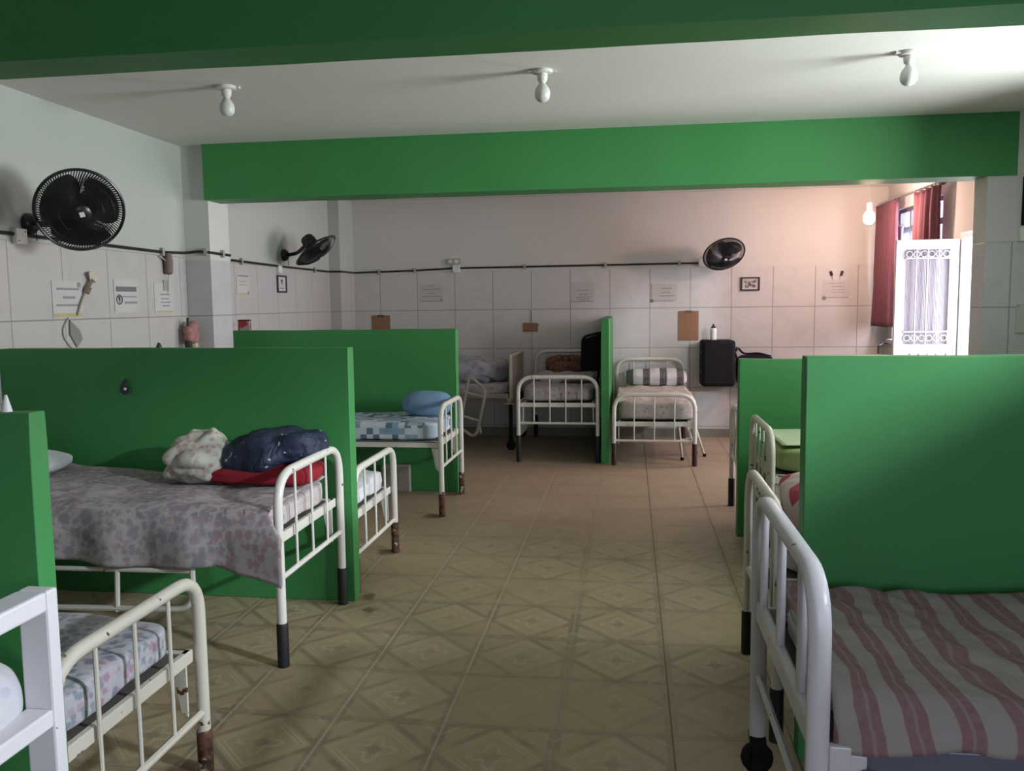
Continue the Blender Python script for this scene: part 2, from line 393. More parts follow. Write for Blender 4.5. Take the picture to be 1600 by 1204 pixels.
def sash(name, y0, y1, z0, z1, x, cols, tz=None):
    w = empty(name, (x, (y0+y1)/2, z0)); w['kind'] = 'structure'
    bm = bmesh.new(); f = .04; cy = (y0+y1)/2; hy = (y1-y0)/2; hz = z1-z0
    for a, b in (((-.03, -hy, 0), (.03, hy, f)), ((-.03, -hy, hz-f), (.03, hy, hz)), ((-.03, -hy, f), (.03, -hy+f, hz-f)), ((-.03, hy-f, f), (.03, hy, hz-f))): box(bm, a, b)
    for k in range(1, cols): yy = -hy+2*hy*k/cols; box(bm, (-.025, yy-.02, f), (.025, yy+.02, hz-f))
    if tz: box(bm, (-.035, -hy+f, tz-z0-.03), (.035, hy-f, tz-z0+.03))
    build('frame', bm, ALU, w, smooth=False)
    boxo('pane', (-.004, -hy+f, f), (.004, hy-f, hz-f), GLASS, w); return w
sash('window_1', 8.40, 9.82, 1.16, 2.56, XR+.07, 4, 2.33)
sash('window_2', 3.35, 4.85, 1.5, 2.65, XR+.07, 2)
sash('window_3', .55, 1.85, 2.24, 2.68, XR+.07, 2)
w4 = sash('window_added_rear', -.9, .9, 1.2, 2.4, YF-.08, 3); w4.location = (1.0, YF-.08, 1.2); w4.rotation_euler = (0, 0, PI/2)  # unseen window added behind the camera to let the rear fill in
st('trim_3', (XR-.05, 8.35, 1.115), (XR+.15, 9.87, 1.16), CEIL)
# ---- door standing open
d = empty('door_1', (XR, 7.88, 0)); d['kind'] = 'structure'
bm = bmesh.new()
box(bm, (-.02, -.02, 0), (.14, .029, 2.169)); box(bm, (-.02, -.859, 0), (.14, -.82, 2.169)); box(bm, (-.02, -.82, 2.12), (.14, -.02, 2.169))
build('frame', bm, DOORW, d, smooth=False)
bm = bmesh.new()
x0, x1, H = -.55, -.03, 2.115; sw = .075
box(bm, (x0, 0, .01), (x0+sw, .045, H)); box(bm, (x1-sw, 0, .01), (x1, .045, H)); box(bm, (x0+sw, 0, H-.085), (x1-sw, .045, H)); box(bm, (x0+sw, 0, .01), (x1-sw, .045, .12)); box(bm, (x0+sw, 0, 1.12), (x1-sw, .045, 1.20))
box(bm, (x0+sw, .015, .12), (x1-sw, .03, 1.12))
for k in range(1, 5): xx = x0+sw+(x1-x0-2*sw)*k/5; box(bm, (xx-.004, .008, .12), (xx+.004, .016, 1.12))
leaf = build('door_leaf', bm, DOORW, d, smooth=False)
bm = bmesh.new(); gx0, gx1 = x0+sw, x1-sw
for k in range(1, 4): xx = gx0+(gx1-gx0)*k/4; tube(bm, [(xx, -.004, 1.20), (xx, -.004, H-.085)], .007, 6)
for zz in (1.31, H-.16): tube(bm, [(gx0, -.004, zz), (gx1, -.004, zz)], .007, 6)
for zz in (1.255, H-.125):
    for k in range(6):
        cx = gx0+(gx1-gx0)*(k+.5)/6
        tube(bm, [(cx+.026*math.cos(a*PI/6), -.004, zz+.026*math.sin(a*PI/6)) for a in range(12)], .005, 5, closed=True)
build('grille', bm, DOORW, leaf)
m, nt, b = new_mat('fluted_door_glass', .35); b.inputs['Transmission Weight'].default_value = .5
s = sep(nt, coord(nt)); wv = mth(nt, 'SINE', mth(nt, 'MULTIPLY', s[0], 520)); bump(nt, b, wv, .6, .003)
val(nt, b.inputs['Base Color'], (.62, .58, .66))
boxo('glass', (gx0, .02, 1.20), (gx1, .028, H-.085), m, leaf)
bm = bmesh.new(); tube(bm, rounded([(x0+.035, -.002, 1.04), (x0+.035, -.05, 1.04), (x0+.14, -.05, 1.04)], .02), .009, 8); build('handle', bm, ALU, leaf)
# ------------------------------------------------------------------ curtains
def curtain_mat():
    m, nt, b = new_mat('wine_curtain_cloth', .8, spec=.2)
    val(nt, b.inputs['Base Color'], mix(nt, nz(nt, 12, 3), (.13, .05, .068), (.18, .075, .095)))
    return m
CURT = curtain_mat()
def curtain(name, y0, y1, z0, z1, x, folds, label, mat, amp=.05, tilt=0):
    r = empty(name, (x, (y0+y1)/2, z0), 0, label, 'curtain', None)
    bm = bmesh.new(); hy = (y1-y0)/2
    def f(u, v):
        yy = -hy+2*hy*u; fl = math.sin(u*folds*2*PI+1.2*fnz(u*4, v*.8)); a = amp*(.55+.45*(1-v))
        return Vector((fl*a+.01*fnz(u*5, v*4, 3)+tilt*(1-v), yy*(1-.08*math.sin(PI*v)), (z1-z0)*v+(.008*fl if v < .01 else 0)))
    grid(bm, 90, 24, f)
    o = build('cloth', bm, mat, r); sm = o.modifiers.new('thick', 'SOLIDIFY'); sm.thickness = .004
    for k in range(6):
        bm = bmesh.new(); yy = -hy+2*hy*(k+.5)/6
        tube(bm, [(.02*math.cos(a*PI/5), yy, z1-z0+.005+.02*math.sin(a*PI/5)) for a in range(10)], .003, 5, closed=True)
        build('ring', bm, ALU, r)
    return r
curtain('curtain', 9.36, 10.02, 1.31, 2.63, 2.74, 7, 'wine red curtain in the far corner beside the lit bulb', CURT)
curtain('curtain', 8.22, 8.86, 1.31, 2.63, 2.77, 4, 'wine red curtain hanging behind the open white door', CURT)
SHEER = plain('pale_blue_lining', (.55, .60, .72), .8)
curtain('curtain_lining', 9.42, 9.80, 1.30, 2.36, 2.83, 3, 'pale blue white lining beside the far red curtain', SHEER, .015)
rod = empty('curtain_rod', (2.80, 9.1, 2.655), 0, 'thin dark curtain rod above the window with leafy finial', 'curtain rod')
bm = bmesh.new(); tube(bm, [(0, -.87, 0), (0, .92, 0)], .009, 8); build('pole', bm, ALU, rod)
bm = bmesh.new()
for k in range(3): tube(bm, [Vector((0, -.87-.02*k+.028*math.cos(a*PI/5), .0+.028*math.sin(a*PI/5)*(1 if k % 2 else -1))) for a in range(10)], .008, 5, closed=True)
lathe(bm, [(.004, -.99), (.02, -.965), (.024, -.94), (.012, -.90), (.006, -.87)], ax='y', n=12)
build('finial', bm, BLACK, rod)
for yy in (-.75, .82): bm = bmesh.new(); tube(bm, [(0, yy, 0), (.07, yy, 0)], .007, 6); build('bracket', bm, ALU, rod)
# small things at the window sill
t = empty('sill_bracket', (2.72, 9.78, 1.02), 0, 'small black bent bracket on the wall under the window', 'bracket')
bm = bmesh.new(); tube(bm, rounded([(0, 0, -.02), (0, 0, .07), (.05, .02, .09), (.15, .05, .09)], .02), .008, 6); build('hook_arm', bm, BLACK, t)
t = empty('cream_bottle', (XR-.02, 9.45, 1.16), 0, 'small white cup standing on the window sill', 'cup')
bm = bmesh.new(); lathe(bm, [(.025, 0), (.032, .005), (.036, .09), (.038, .10), (.030, .098)]); build('body', bm, WHITE, t); t.name = 'plastic_cup'
# ------------------------------------------------------------------ lamps
GLOBE = plain('unlit_frosted_bulb', (.62, .62, .60), .3)
def ceiling_bulb(x, y, label):
    r = empty('ceiling_bulb', (x, y, ZC), 0, label, 'light bulb', 'unlit bulbs on the ceiling')
    bm = bmesh.new(); lathe(bm, [(.055, 0), (.058, -.008), (.052, -.016), (.03, -.02)], n=24)
    for a in (.3, .3+PI): box(bm, (math.cos(a)*.06-.016, math.sin(a)*.06-.012, -.012), (math.cos(a)*.06+.016, math.sin(a)*.06+.012, 0))
    build('ceiling_rose', bm, PORC, r)
    bm = bmesh.new(); lathe(bm, [(.026, -.015), (.030, -.03), (.026, -.055), (.018, -.062), (.018, -.07)]); so = build('socket', bm, PORC, r)
    bm = bmesh.new(); lathe(bm, [(.014, -.066), (.022, -.075), (.033, -.09), (.041, -.105), (.043, -.125), (.040, -.146), (.030, -.160), (.014, -.168), (.002, -.170)], n=24); build('bulb', bm, GLOBE, so)
    return r
ceiling_bulb(-2.299, 4.70, 'unlit white ceiling bulb nearest the left wall')
ceiling_bulb(-.476, 4.70, 'unlit white ceiling bulb in the middle of the row')
ceiling_bulb(1.416, 4.70, 'unlit white ceiling bulb nearest the right wall')
BX, BY, BZ = 2.325, 8.8, 2.418
r = empty('lit_bulb', (BX, BY, ZC), 0, 'glowing bulb hanging on a short cord near the red curtains', 'light bulb')
bm = bmesh.new(); lathe(bm, [(.05, 0), (.05, -.015), (.02, -.025)]); build('ceiling_rose', bm, PORC, r)
bm = bmesh.new(); tube(bm, [(0, 0, -.02), (0, 0, -.33)], .003, 6); build('cord', bm, WHITE, r)
bm = bmesh.new(); lathe(bm, [(.012, -.31), (.024, -.32), (.024, -.375), (.018, -.39)]); build('socket', bm, PORC, r)
bm = bmesh.new(); lathe(bm, [(.014, -.387), (.025, -.40), (.044, -.425), (.054, -.46), (.048, -.495), (.030, -.517), (.004, -.525)], n=24)
build('glass_globe', bm, emit('glowing_bulb_glass', (1.0, .64, .52), 225), r)
# ------------------------------------------------------------------ hospital beds
def hoop_pts(W, h, rad): return rounded([(0, -W/2, 0), (0, -W/2, h), (0, W/2, h), (0, W/2, 0)], rad, 8)
def make_bed(name, x, y, rz, W, L, h, plat, bar, nsp, label, foot='rubber', tub=.0205, rad=.16, sleeve=.20, enamel=None, headh=.20, guard=None, brackets=True, cat='bed'):
    """origin: middle of the foot end on the floor; body runs towards local -X"""
    E = enamel or ENAMEL
    r = empty(name, (x, y, 0), rz, label, cat, 'white tubular ward beds')
    bm = bmesh.new(); tube(bm, hoop_pts(W, h, rad), tub, 12); FF = build('foot_frame', bm, E, r)
    bm = bmesh.new(); tube(bm, [Vector(p)+Vector((-L, 0, 0)) for p in hoop_pts(W, h+headh, rad)], tub, 12); HF = build('head_frame', bm, E, r)
    for ex, hh, pf in ((0, h, FF), (-L, h+headh, HF)):
        bm = bmesh.new(); tube(bm, [(ex, -W/2, bar), (ex, W/2, bar)], tub*.62, 8); build('cross_bar', bm, E, pf)
        for k in range(nsp):
            yy = -W/2+W*(k+1)/(nsp+1)
            bm = bmesh.new(); tube(bm, [(ex, yy, bar), (ex, yy, hh)], .0068, 8); build('spindle', bm, E, pf)
        for s in (-1, 1):
            mt = {'rubber': RUBBER, 'rust': RUST, 'brown': BROWNFOOT}[foot]
            bm = bmesh.new(); lathe(bm, [(tub+.005, 0), (tub+.005, sleeve*.96), (tub+.002, sleeve)], (ex, s*W/2, 0), 14); build('leg_sleeve', bm, mt, pf)
    for s in (-1, 1):
        bm = bmesh.new(); yy = s*(W/2-.035)
        box(bm, (-L+.02, yy-.003, plat-.045), (-.02, yy+.003, plat)); box(bm, (-L+.02, yy-.003-(.025 if s > 0 else -.0), plat-.006), (-.02, yy+.003+(.025 if s < 0 else 0), plat))
        build('side_bar', bm, E, r, smooth=False)
    for ex in (0, -L):
        bm = bmesh.new(); e2 = ex-.02 if ex == 0 else ex+.02
        box(bm, (e2-.02, -W/2+.02, plat-.045), (e2+.004, W/2-.02, plat)); build('end_bar', bm, E, r, smooth=False, bev=.004)
    boxo('bed_base', (-L+.03, -W/2+.04, plat-.014), (-.03, W/2-.04, plat-.004), MESHBASE, r)
    if brackets:
        for ex in (-.03, -L+.03):
            for s in (-1, 1):
                bm = bmesh.new(); yy = s*(W/2-.045)
                vs = [(0, 0), (.055, 0), (.022, -.17), (0, -.19)]
                sg = -1 if ex > -L/2 else 1
                A = [bm.verts.new((ex+sg*a, yy-.005, plat-.04+b_)) for a, b_ in vs]; B = [bm.verts.new((ex+sg*a, yy+.005, plat-.04+b_)) for a, b_ in vs]
                bm.faces.new(A); bm.faces.new(B[::-1])
                for k in range(4): bm.faces.new((A[k], A[(k+1) % 4], B[(k+1) % 4], B[k]))
                build('corner_bracket', bm, E, r, smooth=False)
    return r
# ---- left side (foot frames towards the aisle)
bedA = make_bed('ward_bed', -1.53, 3.84, 0, .79, 1.93, .862, .585, .40, 3, 'high white tube bed along the middle left partition under the flowery coverlet', foot='rubber', tub=.021)
bm = bmesh.new()
gx = -.39; gy = -.44
tube(bm, rounded([(gx, gy, .585), (gx, gy, .262), (gx-1.2, gy, .235)], .09, 6), .013, 8)
tube(bm, [(gx, gy, .437), (gx-1.2, gy, .425)], .011, 8)
for gx2 in (gx-.36, gx-1.15): tube(bm, [(gx2, gy, .43), (gx2-.01, gy, .24)], .012, 8)
tube(bm, [(gx-1.2, gy, .235), (gx-1.2, gy, .585)], .013, 8)
tube(bm, [(gx, gy, .575), (gx, gy+.09, .575)], .012, 8); tube(bm, [(gx-1.2, gy, .575), (gx-1.2, gy+.09, .575)], .012, 8)
build('side_guard', bm, ENAMEL, bedA)
bed1 = make_bed('ward_bed', -1.455, 2.235, 0, .74, 1.95, .695, .445, .215, 3, 'low white tube bed with rusty feet at the near left with bluish flowery mattress', foot='rust', tub=.0215, sleeve=.15, enamel=ENAMEL_OLD, rad=.13)
bed2 = make_bed('ward_bed', -1.51, 4.795, 0, .795, 1.93, .69, .44, .22, 3, 'low white tube bed behind the middle left partition with a white sheet', foot='rust', sleeve=.20, rad=.13)
bed3 = make_bed('ward_bed', -1.41, 6.51, 0, .76, 1.95, .835, .565, .375, 3, 'high white tube bed with rusty feet in front of the far left partition', foot='rust', sleeve=.19, rad=.15)
# ---- back row (feet towards the camera)
bed5 = make_bed('ward_bed', -.72, 8.385, -PI/2, .80, 1.60, .862, .60, .395, 4, 'high white tube bed left of the central partition against the back wall', foot='rubber', sleeve=.27, headh=.17)
bed6 = make_bed('ward_bed', .235, 8.27, -PI/2, .78, 1.72, .70, .43, .245, 3, 'low white tube bed right of the central partition below the striped bolster', foot='brown', sleeve=.22, headh=.235)
bm = bmesh.new()
tube(bm, rounded([(-.25, -.43, .57), (-.25, -.43, .21), (-1.25, -.43, .21), (-1.25, -.43, .57)], .03), .011, 8)
for k in range(1, 9): tube(bm, [(-.25-k*.11, -.43, .21), (-.25-k*.11, -.43, .57)], .005, 6)
tube(bm, [(-.25, -.43, .57), (-1.25, -.43, .57)], .01, 8)
build('side_guard', bm, ENAMEL, bed5)
# ---- right side
bed8 = make_bed('ward_bed', .53, 3.43, PI, .78, 1.93, .855, .59, .40, 4, 'high white tube bed just behind the near right partition with pink diamond bedding', foot='rubber', sleeve=.20, rad=.16)
bed9 = make_bed('ward_bed', .775, 5.11, PI, .74, 1.95, .875, .63, .42, 4, 'high cream tube bed with pale green sheet in front of the far right partition', foot='rubber', sleeve=.2, enamel=ENAMEL_OLD, rad=.14)
bed10 = make_bed('ward_bed', .79, 6.30, PI, .74, 1.93, .80, .56, .40, 4, 'white tube bed mostly hidden behind the far right partition', foot='rubber', sleeve=.22)
# ---- near right hospital bed on castors
def caster(r, x, y, z, mt=BLACKM):
    c = bmesh.new(); lathe(c, [(.018, .012), (.036, .02), (.052, .014), (.055, .0)], (x, y-.0, z), 14, 'y'); 
    bmesh.ops.scale(c, vec=(1, 1, 1), verts=c.verts)
    lathe(c, [(.055, 0), (.052, -.014), (.036, -.02), (.018, -.012)], (x, y, z), 14, 'y')
    box(c, (x-.02, y-.032, z-.01), (x+.02, y-.024, z+.065)); box(c, (x-.02, y+.024, z-.01), (x+.02, y+.032, z+.065)); box(c, (x-.025, y-.034, z+.055), (x+.025, y+.034, z+.08))
    return build('caster', c, mt, r)
W = .88
SPY = (-.355, -.05, .245)
bed7 = empty('castor_bed', (.43, 2.375, 0), PI, 'white hospital bed on castors at the near right under the pink striped blanket', 'bed', 'hospital beds with thick end frames')
def thick_end(r, ex, W, h, leg0=.13, E=WHITE_TUBE):
    bm = bmesh.new(); tube(bm, rounded([(ex, -W/2, leg0), (ex, -W/2, h), (ex, W/2, h), (ex, W/2, leg0)], .15, 8), .027, 14, flat=.02); EF = build('end_frame', bm, E, r)
    for yy in SPY:
        bm = bmesh.new(); tube(bm, [(ex, yy, .60), (ex, yy, h-.01)], .013, 10); build('spindle', bm, E, EF)
    boxo('end_panel_bar', (ex-.016, -W/2+.02, .545), (ex+.016, W/2-.02, .615), E, r, bev=.01)
    bm = bmesh.new(); tube(bm, [(ex, -W/2, .345), (ex, W/2, .345)], .012, 8); build('cross_bar', bm, E, EF)
    for s in (-1, 1): caster(EF, ex, s*W/2, .055)
thick_end(bed7, 0, W, .965); thick_end(bed7, -1.98, W, 1.10)
for s in (-1, 1):
    boxo('side_bar', (-1.96, s*(W/2-.05)-.015, .50), (-.02, s*(W/2-.05)+.015, .56), plain('blue_grey_steel', (.16, .18, .24), .35, .3), bed7, bev=.004)
boxo('bed_base', (-1.94, -W/2+.07, .53), (-.04, W/2-.07, .545), MESHBASE, bed7)
for s in (-1, 1):
    bm = bmesh.new(); box(bm, (-.075, s*(W/2-.0)-.012, .44), (-.025, s*(W/2)+.012, .58)); box(bm, (-.11, s*(W/2)-.008, .47), (-.06, s*(W/2)+.008, .56)); build('corner_bracket', bm, WHITE_TUBE, bed7, smooth=False, bev=.004)
    bm = bmesh.new(); tube(bm, rounded([(-.09, s*(W/2+.02), .46), (-.10, s*(W/2+.02), .53), (-.14, s*(W/2+.02), .51)], .02), .01, 8); build('catch_hook', bm, ALU, bed7)
# ---- near left bed with square tube end
bed0 = empty('square_tube_bed', (-1.245, 1.271, 0), 0, 'bed with thick square white end frame in the near left corner', 'bed')
bm = bmesh.new(); H0 = .995
box(bm, (-.072, .335, .0), (0, .371, H0-.001)); box(bm, (-.072, -.371, .0), (0, -.335, H0-.001))
box(bm, (-.072, -.335, H0-.045), (0, .335, H0-.001))
build('end_frame', bm, WHITE_TUBE, bed0, smooth=False, bev=.006)
boxo('end_rail', (-.066, -.335, .690), (-.002, .335, .730), WHITE_TUBE, bed0, .005)
boxo('end_rail', (-.066, -.335, .40), (-.002, .335, .44), WHITE_TUBE, bed0, .005)
for s in (-1, 1): boxo('side_bar', (-2.0, s*.335-.015, .46), (-.065, s*.335+.015, .52), WHITE_TUBE, bed0)
for s in (-1, 1): boxo('head_post', (-2.05, s*.36-.024, 0), (-2.0, s*.36+.024, .9), WHITE_TUBE, bed0, .005)
boxo('head_rail', (-2.05, -.34, .85), (-2.0, .34, .9), WHITE_TUBE, bed0, .005)
boxo('bed_base', (-2.0, -.32, .50), (-.065, .32, .515), MESHBASE, bed0)
# ---- back left bed lying along the back wall with a panel end
bed4 = empty('panel_end_bed', (-1.28, 9.5, 0), 0, 'bed with a beige panel end standing along the back wall on the left', 'bed')
bm = bmesh.new(); tube(bm, rounded([(0, -.50, .55), (0, -.50, 1.03), (0, .50, 1.03), (0, .50, .55)], .035, 5), .020, 10); build('end_frame', bm, bed_paint('beige_enamel', (.50, .44, .36), .7), bed4)
BEIGE = plain('beige_panel', (.36, .30, .24), .6)
boxo('end_panel', (-.008, -.49, .57), (.008, .49, 1.02), BEIGE, bed4)
for s in (-1, 1):
    bm = bmesh.new(); tube(bm, [(-.01, s*.47, .14), (-.01, s*.47, .58)], .02, 8); build('leg', bm, BLACKM, bed4); caster(bed4, -.01, s*.47, .055)
    bm = bmesh.new(); tube(bm, [(-1.85, s*.47, .0), (-1.85, s*.47, 1.0)], .02, 8); build('leg', bm, BLACKM, bed4)
boxo('side_bar', (-1.85, -.50, .575), (-.03, -.46, .625), BEIGE, bed4, .004); boxo('side_bar', (-1.85, .46, .575), (-.03, .50, .625), BEIGE, bed4, .004)
boxo('bed_base', (-1.85, -.45, .59), (-.03, .45, .605), MESHBASE, bed4)
bm = bmesh.new(); box(bm, (-.07, -.52, .51), (.03, -.44, .53)); box(bm, (-.045, -.505, .53), (.0, -.465, .58)); build('corner_bracket', bm, BEIGE, bed4, smooth=False)
g = empty('guard_rail', (-1.66, 8.90, .18), 0, 'tilted beige tube guard rail hooked on the panel ended bed', 'guard rail')
P = lambda a, b: (a+1.66, 0, b-.18)
TB = bed_paint('dusty_beige_enamel', (.42, .38, .31), .68)
bm = bmesh.new(); tube(bm, rounded([P(-1.715, .83), P(-1.545, .685), P(-1.56, .56), P(-1.645, .20), P(-1.70, .175), P(-1.84, .27), P(-1.80, .45)], .05, 5, True), .017, 10, closed=True); build('tube_loop', bm, TB, g)
for a, b in ((P(-1.785, .655), P(-1.555, .60)), (P(-1.82, .40), P(-1.615, .34))):
    bm = bmesh.new(); tube(bm, [a, b], .015, 8); build('cross_tube', bm, TB, g)
bm = bmesh.new(); tube(bm, [P(-1.62, .30), P(-1.60, .205)], .015, 8); tube(bm, rounded([P(-1.70, .70), (P(-1.70, .64)[0], .085, .44)], .01), .010, 8); build('hook', bm, TB, g)
# ------------------------------------------------------------------ bedding
F_PINK = floral('faded_pink_flower_cloth', (.41, .37, .36), [(.20, .185, .21), (.29, .18, .20), (.20, .21, .22), (.25, .21, .22)], 15, .55, wr=5, wstr=.3)
F_A = floral('pale_rose_flower_sheet', (.50, .44, .43), [(.30, .24, .27), (.42, .24, .25)], 20, .34)
F_1 = floral('blue_violet_flower_sheet', (.45, .44, .47), [(.15, .16, .24), (.34, .20, .25), (.17, .24, .26)], 18, .46, wr=4, wstr=.15)
F_5 = floral('grey_rose_flower_sheet', (.42, .36, .37), [(.22, .19, .20), (.32, .25, .27)], 20, .34)
F_6 = floral('beige_flower_sheet', (.44, .40, .37), [(.27, .26, .22), (.34, .27, .24)], 17, .34)
F_BAG = floral('cream_print_cloth', (.50, .50, .42), [(.30, .32, .26), (.40, .24, .24)], 22, .50, wr=9)
WSHEET = plain('white_sheet', (.62, .62, .64), .9, var=.06, bmp=7)
GREENSHEET = plain('pale_green_sheet', (.50, .60, .38), .8, var=.06, bmp=6)
SQ = squares('blue_square_sheet')
def mattress(x0, x1, y0, y1, z, th, mat, label, amp=.012, e=.22, seed=0):
    o = build('mattress', soft_block(x1-x0, y1-y0, th, e, amp, 3.5, seed, 24), mat, loc=((x0+x1)/2, (y0+y1)/2, z))
    return tag(o, label, 'mattress', 'mattresses on the ward beds')
mattress(-3.42, -1.57, 3.49, 4.19, .586, .115, F_A, 'mattress in a rose print sheet showing through the foot bars beside middle left partition', seed=1)
mattress(-3.36, -1.50, 1.91, 2.56, .446, .125, F_1, 'mattress in a blue violet flowery sheet on the low near left bed', .014, seed=2)
mattress(-3.40, -1.55, 4.52, 5.15, .441, .13, WSHEET, 'mattress in a crumpled white sheet on the low bed behind middle left partition', .03, seed=3)
mattress(-3.34, -1.46, 6.17, 6.86, .566, .14, SQ, 'mattress in a blue and white squares sheet before the far left partition', seed=4)
mattress(-3.12, -1.32, 9.05, 9.97, .606, .12, F_5, 'mattress on the panel ended bed along the back wall', .02, seed=5)
mattress(-1.08, -.36, 8.44, 9.94, .601, .16, F_5, 'mattress in a crumpled grey rose sheet left of the central partition', .03, .26, seed=6)
mattress(-.12, .66, 8.33, 9.94, .431, .20, F_6, 'thick mattress in a beige flowery sheet right of the central partition', .015, .24, seed=7)
mattress(.57, 2.42, 3.08, 3.78, .591, .12, floral('pink_leaf_sheet', (.50, .42, .42), [(.45, .12, .16), (.30, .25, .26)], 10, .34), 'mattress on the high bed behind the near right partition', seed=8)
mattress(.82, 2.68, 4.79, 5.42, .631, .15, plain('olive_green_sheet', (.30, .38, .15), .8, var=.08, bmp=6), 'mattress in an olive green sheet before the far right partition', seed=9)
mattress(.84, 2.66, 5.97, 6.63, .561, .12, WSHEET, 'plain mattress on the bed hidden behind the far right partition', seed=10)
mattress(.49, 2.35, 2.10, 2.76, .546, .09, WSHEET, 'mattress hidden under the pink striped blanket on the castor bed', seed=11)
mattress(-3.2, -1.34, .94, 1.58, .516, .11, WSHEET, 'mattress on the square tube bed in the near left corner', seed=12)

def drape(name, nu, nv, fn, mat, label, cat, th=.006, parent=None, group=None):
    bm = bmesh.new(); grid(bm, nu, nv, fn); o = build(name, bm, mat, parent)
    s = o.modifiers.new('thick', 'SOLIDIFY'); s.thickness = th; s.offset = 1
    if label: tag(o, label, cat, group)
    return o
# flowery coverlet on bed A: lies on the top, falls over the near side, a long corner by the foot
def covA(u, v):
    x = -3.44+u*(3.44-1.575)
    zt = .712+.012*fnz(x, v*2, 1, 3)+.06*max(0, (-2.3-x))*.9
    w_top = .62; hang = .225+.015*math.sin(x*2.2)
    if x > -1.80: hang += (x+1.80)/.2*.06
    tot = w_top+hang; s_ = v*tot
    if s_ < w_top:
        y = 4.16-s_*(4.16-3.46)/w_top; z = zt+.006*fnz(x, y, 5, 9)
        k = max(0, (s_-w_top+.06)/.06); z -= .012*k*k
    else:
        q = s_-w_top; y = 3.435-.02*math.sin(min(1, q/.1)*PI/2); z = zt-.015-q
        f = min(1, q/.12); y += f*(.020*math.sin(x*17+2*fnz(x, 0, 0, 3))+.008*fnz(x, z, 2, 9))-.03*f
        if x > -1.8: y -= .03*f*(x+1.8)/.2
    xx = x
    if s_ >= w_top and x > -1.72:
        xx = x+.105*min(1, (s_-w_top)/.1)*math.sin((x+1.72)/.145*PI*.5)*(1 if s_-w_top < .28 else 1-(s_-w_top-.28)*4)
    return Vector((xx, y, z))
drape('coverlet', 110, 60, covA, F_PINK, 'faded pink flowery coverlet draped over the high left bed with a hanging corner', 'coverlet')
# pink striped blanket on the near right bed
STR = stripes('dusty_pink_striped_blanket', (.35, .32, .305), (.235, .125, .135), .118, .50, 0, .20, dbl=True)
def bl7(u, v):
    x = .475+u*1.93
    w_top = .86; hang = .04+.02*math.sin(x*5)
    s_ = v*(w_top+hang)
    hump = .008+.028*fnz(x, 0, 0, 1.6)+.02*math.sin(x*4.5+.6)*.4
    if s_ < w_top:
        y = 2.84-s_*(2.84-1.955)/w_top
        z = .658+hump*(.5+.5*math.sin(PI*(y-1.95)/.9))+.020*fnz(x*1.4+y*.8, y*.5, 0, 5)+.009*fnz(x+y*.6, y*.5, 3, 13)
        if y < 2.05: z -= .05*((2.05-y)/.1)**2
        if y > 2.76: z -= .03*((y-2.76)/.08)**2
    else:
        q = s_-w_top; y = 1.945-.01*q/.1+.014*math.sin(x*19+fnz(x, 0, 0, 4)*3); z = .605+hump*.5-q
    dx = .02*fnz(y*1.3, 3, x*.7, 2)
    return Vector((x+dx, y, z))
drape('blanket', 120, 70, bl7, STR, 'dusty pink and white striped blanket on the near right castor bed', 'blanket', .012)
# pale green folded sheet top on bed 9
def gr9(u, v):
    x = .845+u*1.7; s_ = v*.615
    y = 5.44-s_; z = .787+.008*fnz(x, y, 0, 4)
    if s_ > .60: z -= .015*((s_-.60)/.12)**2; y = 5.44-.60-(s_-.60)*.7
    return Vector((x, y, z))
drape('green_sheet', 60, 30, gr9, GREENSHEET, 'pale mint green sheet spread over the olive green mattress', 'sheet', .008)
# pink diamond comforter on bed 8
m, nt, b = new_mat('pink_diamond_cloth', .9, spec=.15); s = sep(nt, coord(nt))
hz_ = mth(nt, 'SUBTRACT', s[0], mth(nt, 'MULTIPLY', s[1], .6)); a_ = mth(nt, 'FRACT', mth(nt, 'ADD', mth(nt, 'MULTIPLY', mth(nt, 'ADD', hz_, s[2]), 5.2), 20.25)); b_ = mth(nt, 'FRACT', mth(nt, 'ADD', mth(nt, 'MULTIPLY', mth(nt, 'SUBTRACT', hz_, s[2]), 5.2), 20.9))
dm = mth(nt, 'MULTIPLY', mth(nt, 'LESS_THAN', a_, .52), mth(nt, 'LESS_THAN', b_, .52))
val(nt, b.inputs['Base Color'], mix(nt, dm, (.52, .42, .40), (.38, .07, .10))); bump(nt, b, nz(nt, 7, 4), .4, .02)
DIAM = m
o = build('comforter', soft_block(.9, .62, .19, .5, .03, 4, 3, 22), DIAM, loc=(1.06, 3.43, .708)); tag(o, 'white comforter with red diamonds bundled behind the near right partition', 'comforter')
def pillow(name, size, loc, rot, mat, label, cat='pillow', e=.55, amp=.012, pinch=.45, seed=0, group=None):
    o = build(name, soft_block(size[0], size[1], size[2], e, amp, 6, seed, 20, pinch), mat, loc=loc)
    o.rotation_euler = rot; return tag(o, label, cat, group)
# white pillow on bed A, its corner pokes out to the right of the near left partition
pillow('pillow', (.46, .62, .12), (-3.16, 3.84, .755), (0, .10, 0), floral('white_blue_pillow_print', (.58, .60, .60), [(.40, .45, .50)], 30, .3), 'white pillow at the head of the high left bed', seed=2)
o = build('cloth_bundle', soft_block(.36, .34, .235, .75, .035, 5, 8, 26, 0, 5), F_BAG, loc=(-2.17, 3.98, .722)); tag(o, 'cream flowery cloth bundle on the coverlet beside the dark blue jacket', 'bundle')
for v in o.data.vertices:
    k = max(0, v.co.z/.235); v.co.x = v.co.x*(1-.38*k*k)+.02*k; v.co.y *= (1-.35*k*k)
m, nt, b = new_mat('navy_puffer_cloth', .62); c = mix(nt, nz(nt, 9, 5), (.006, .009, .020), (.018, .030, .065)); c = mix(nt, stp(nt, nz(nt, 26, 4), .66, .70), c, (.35, .38, .48))
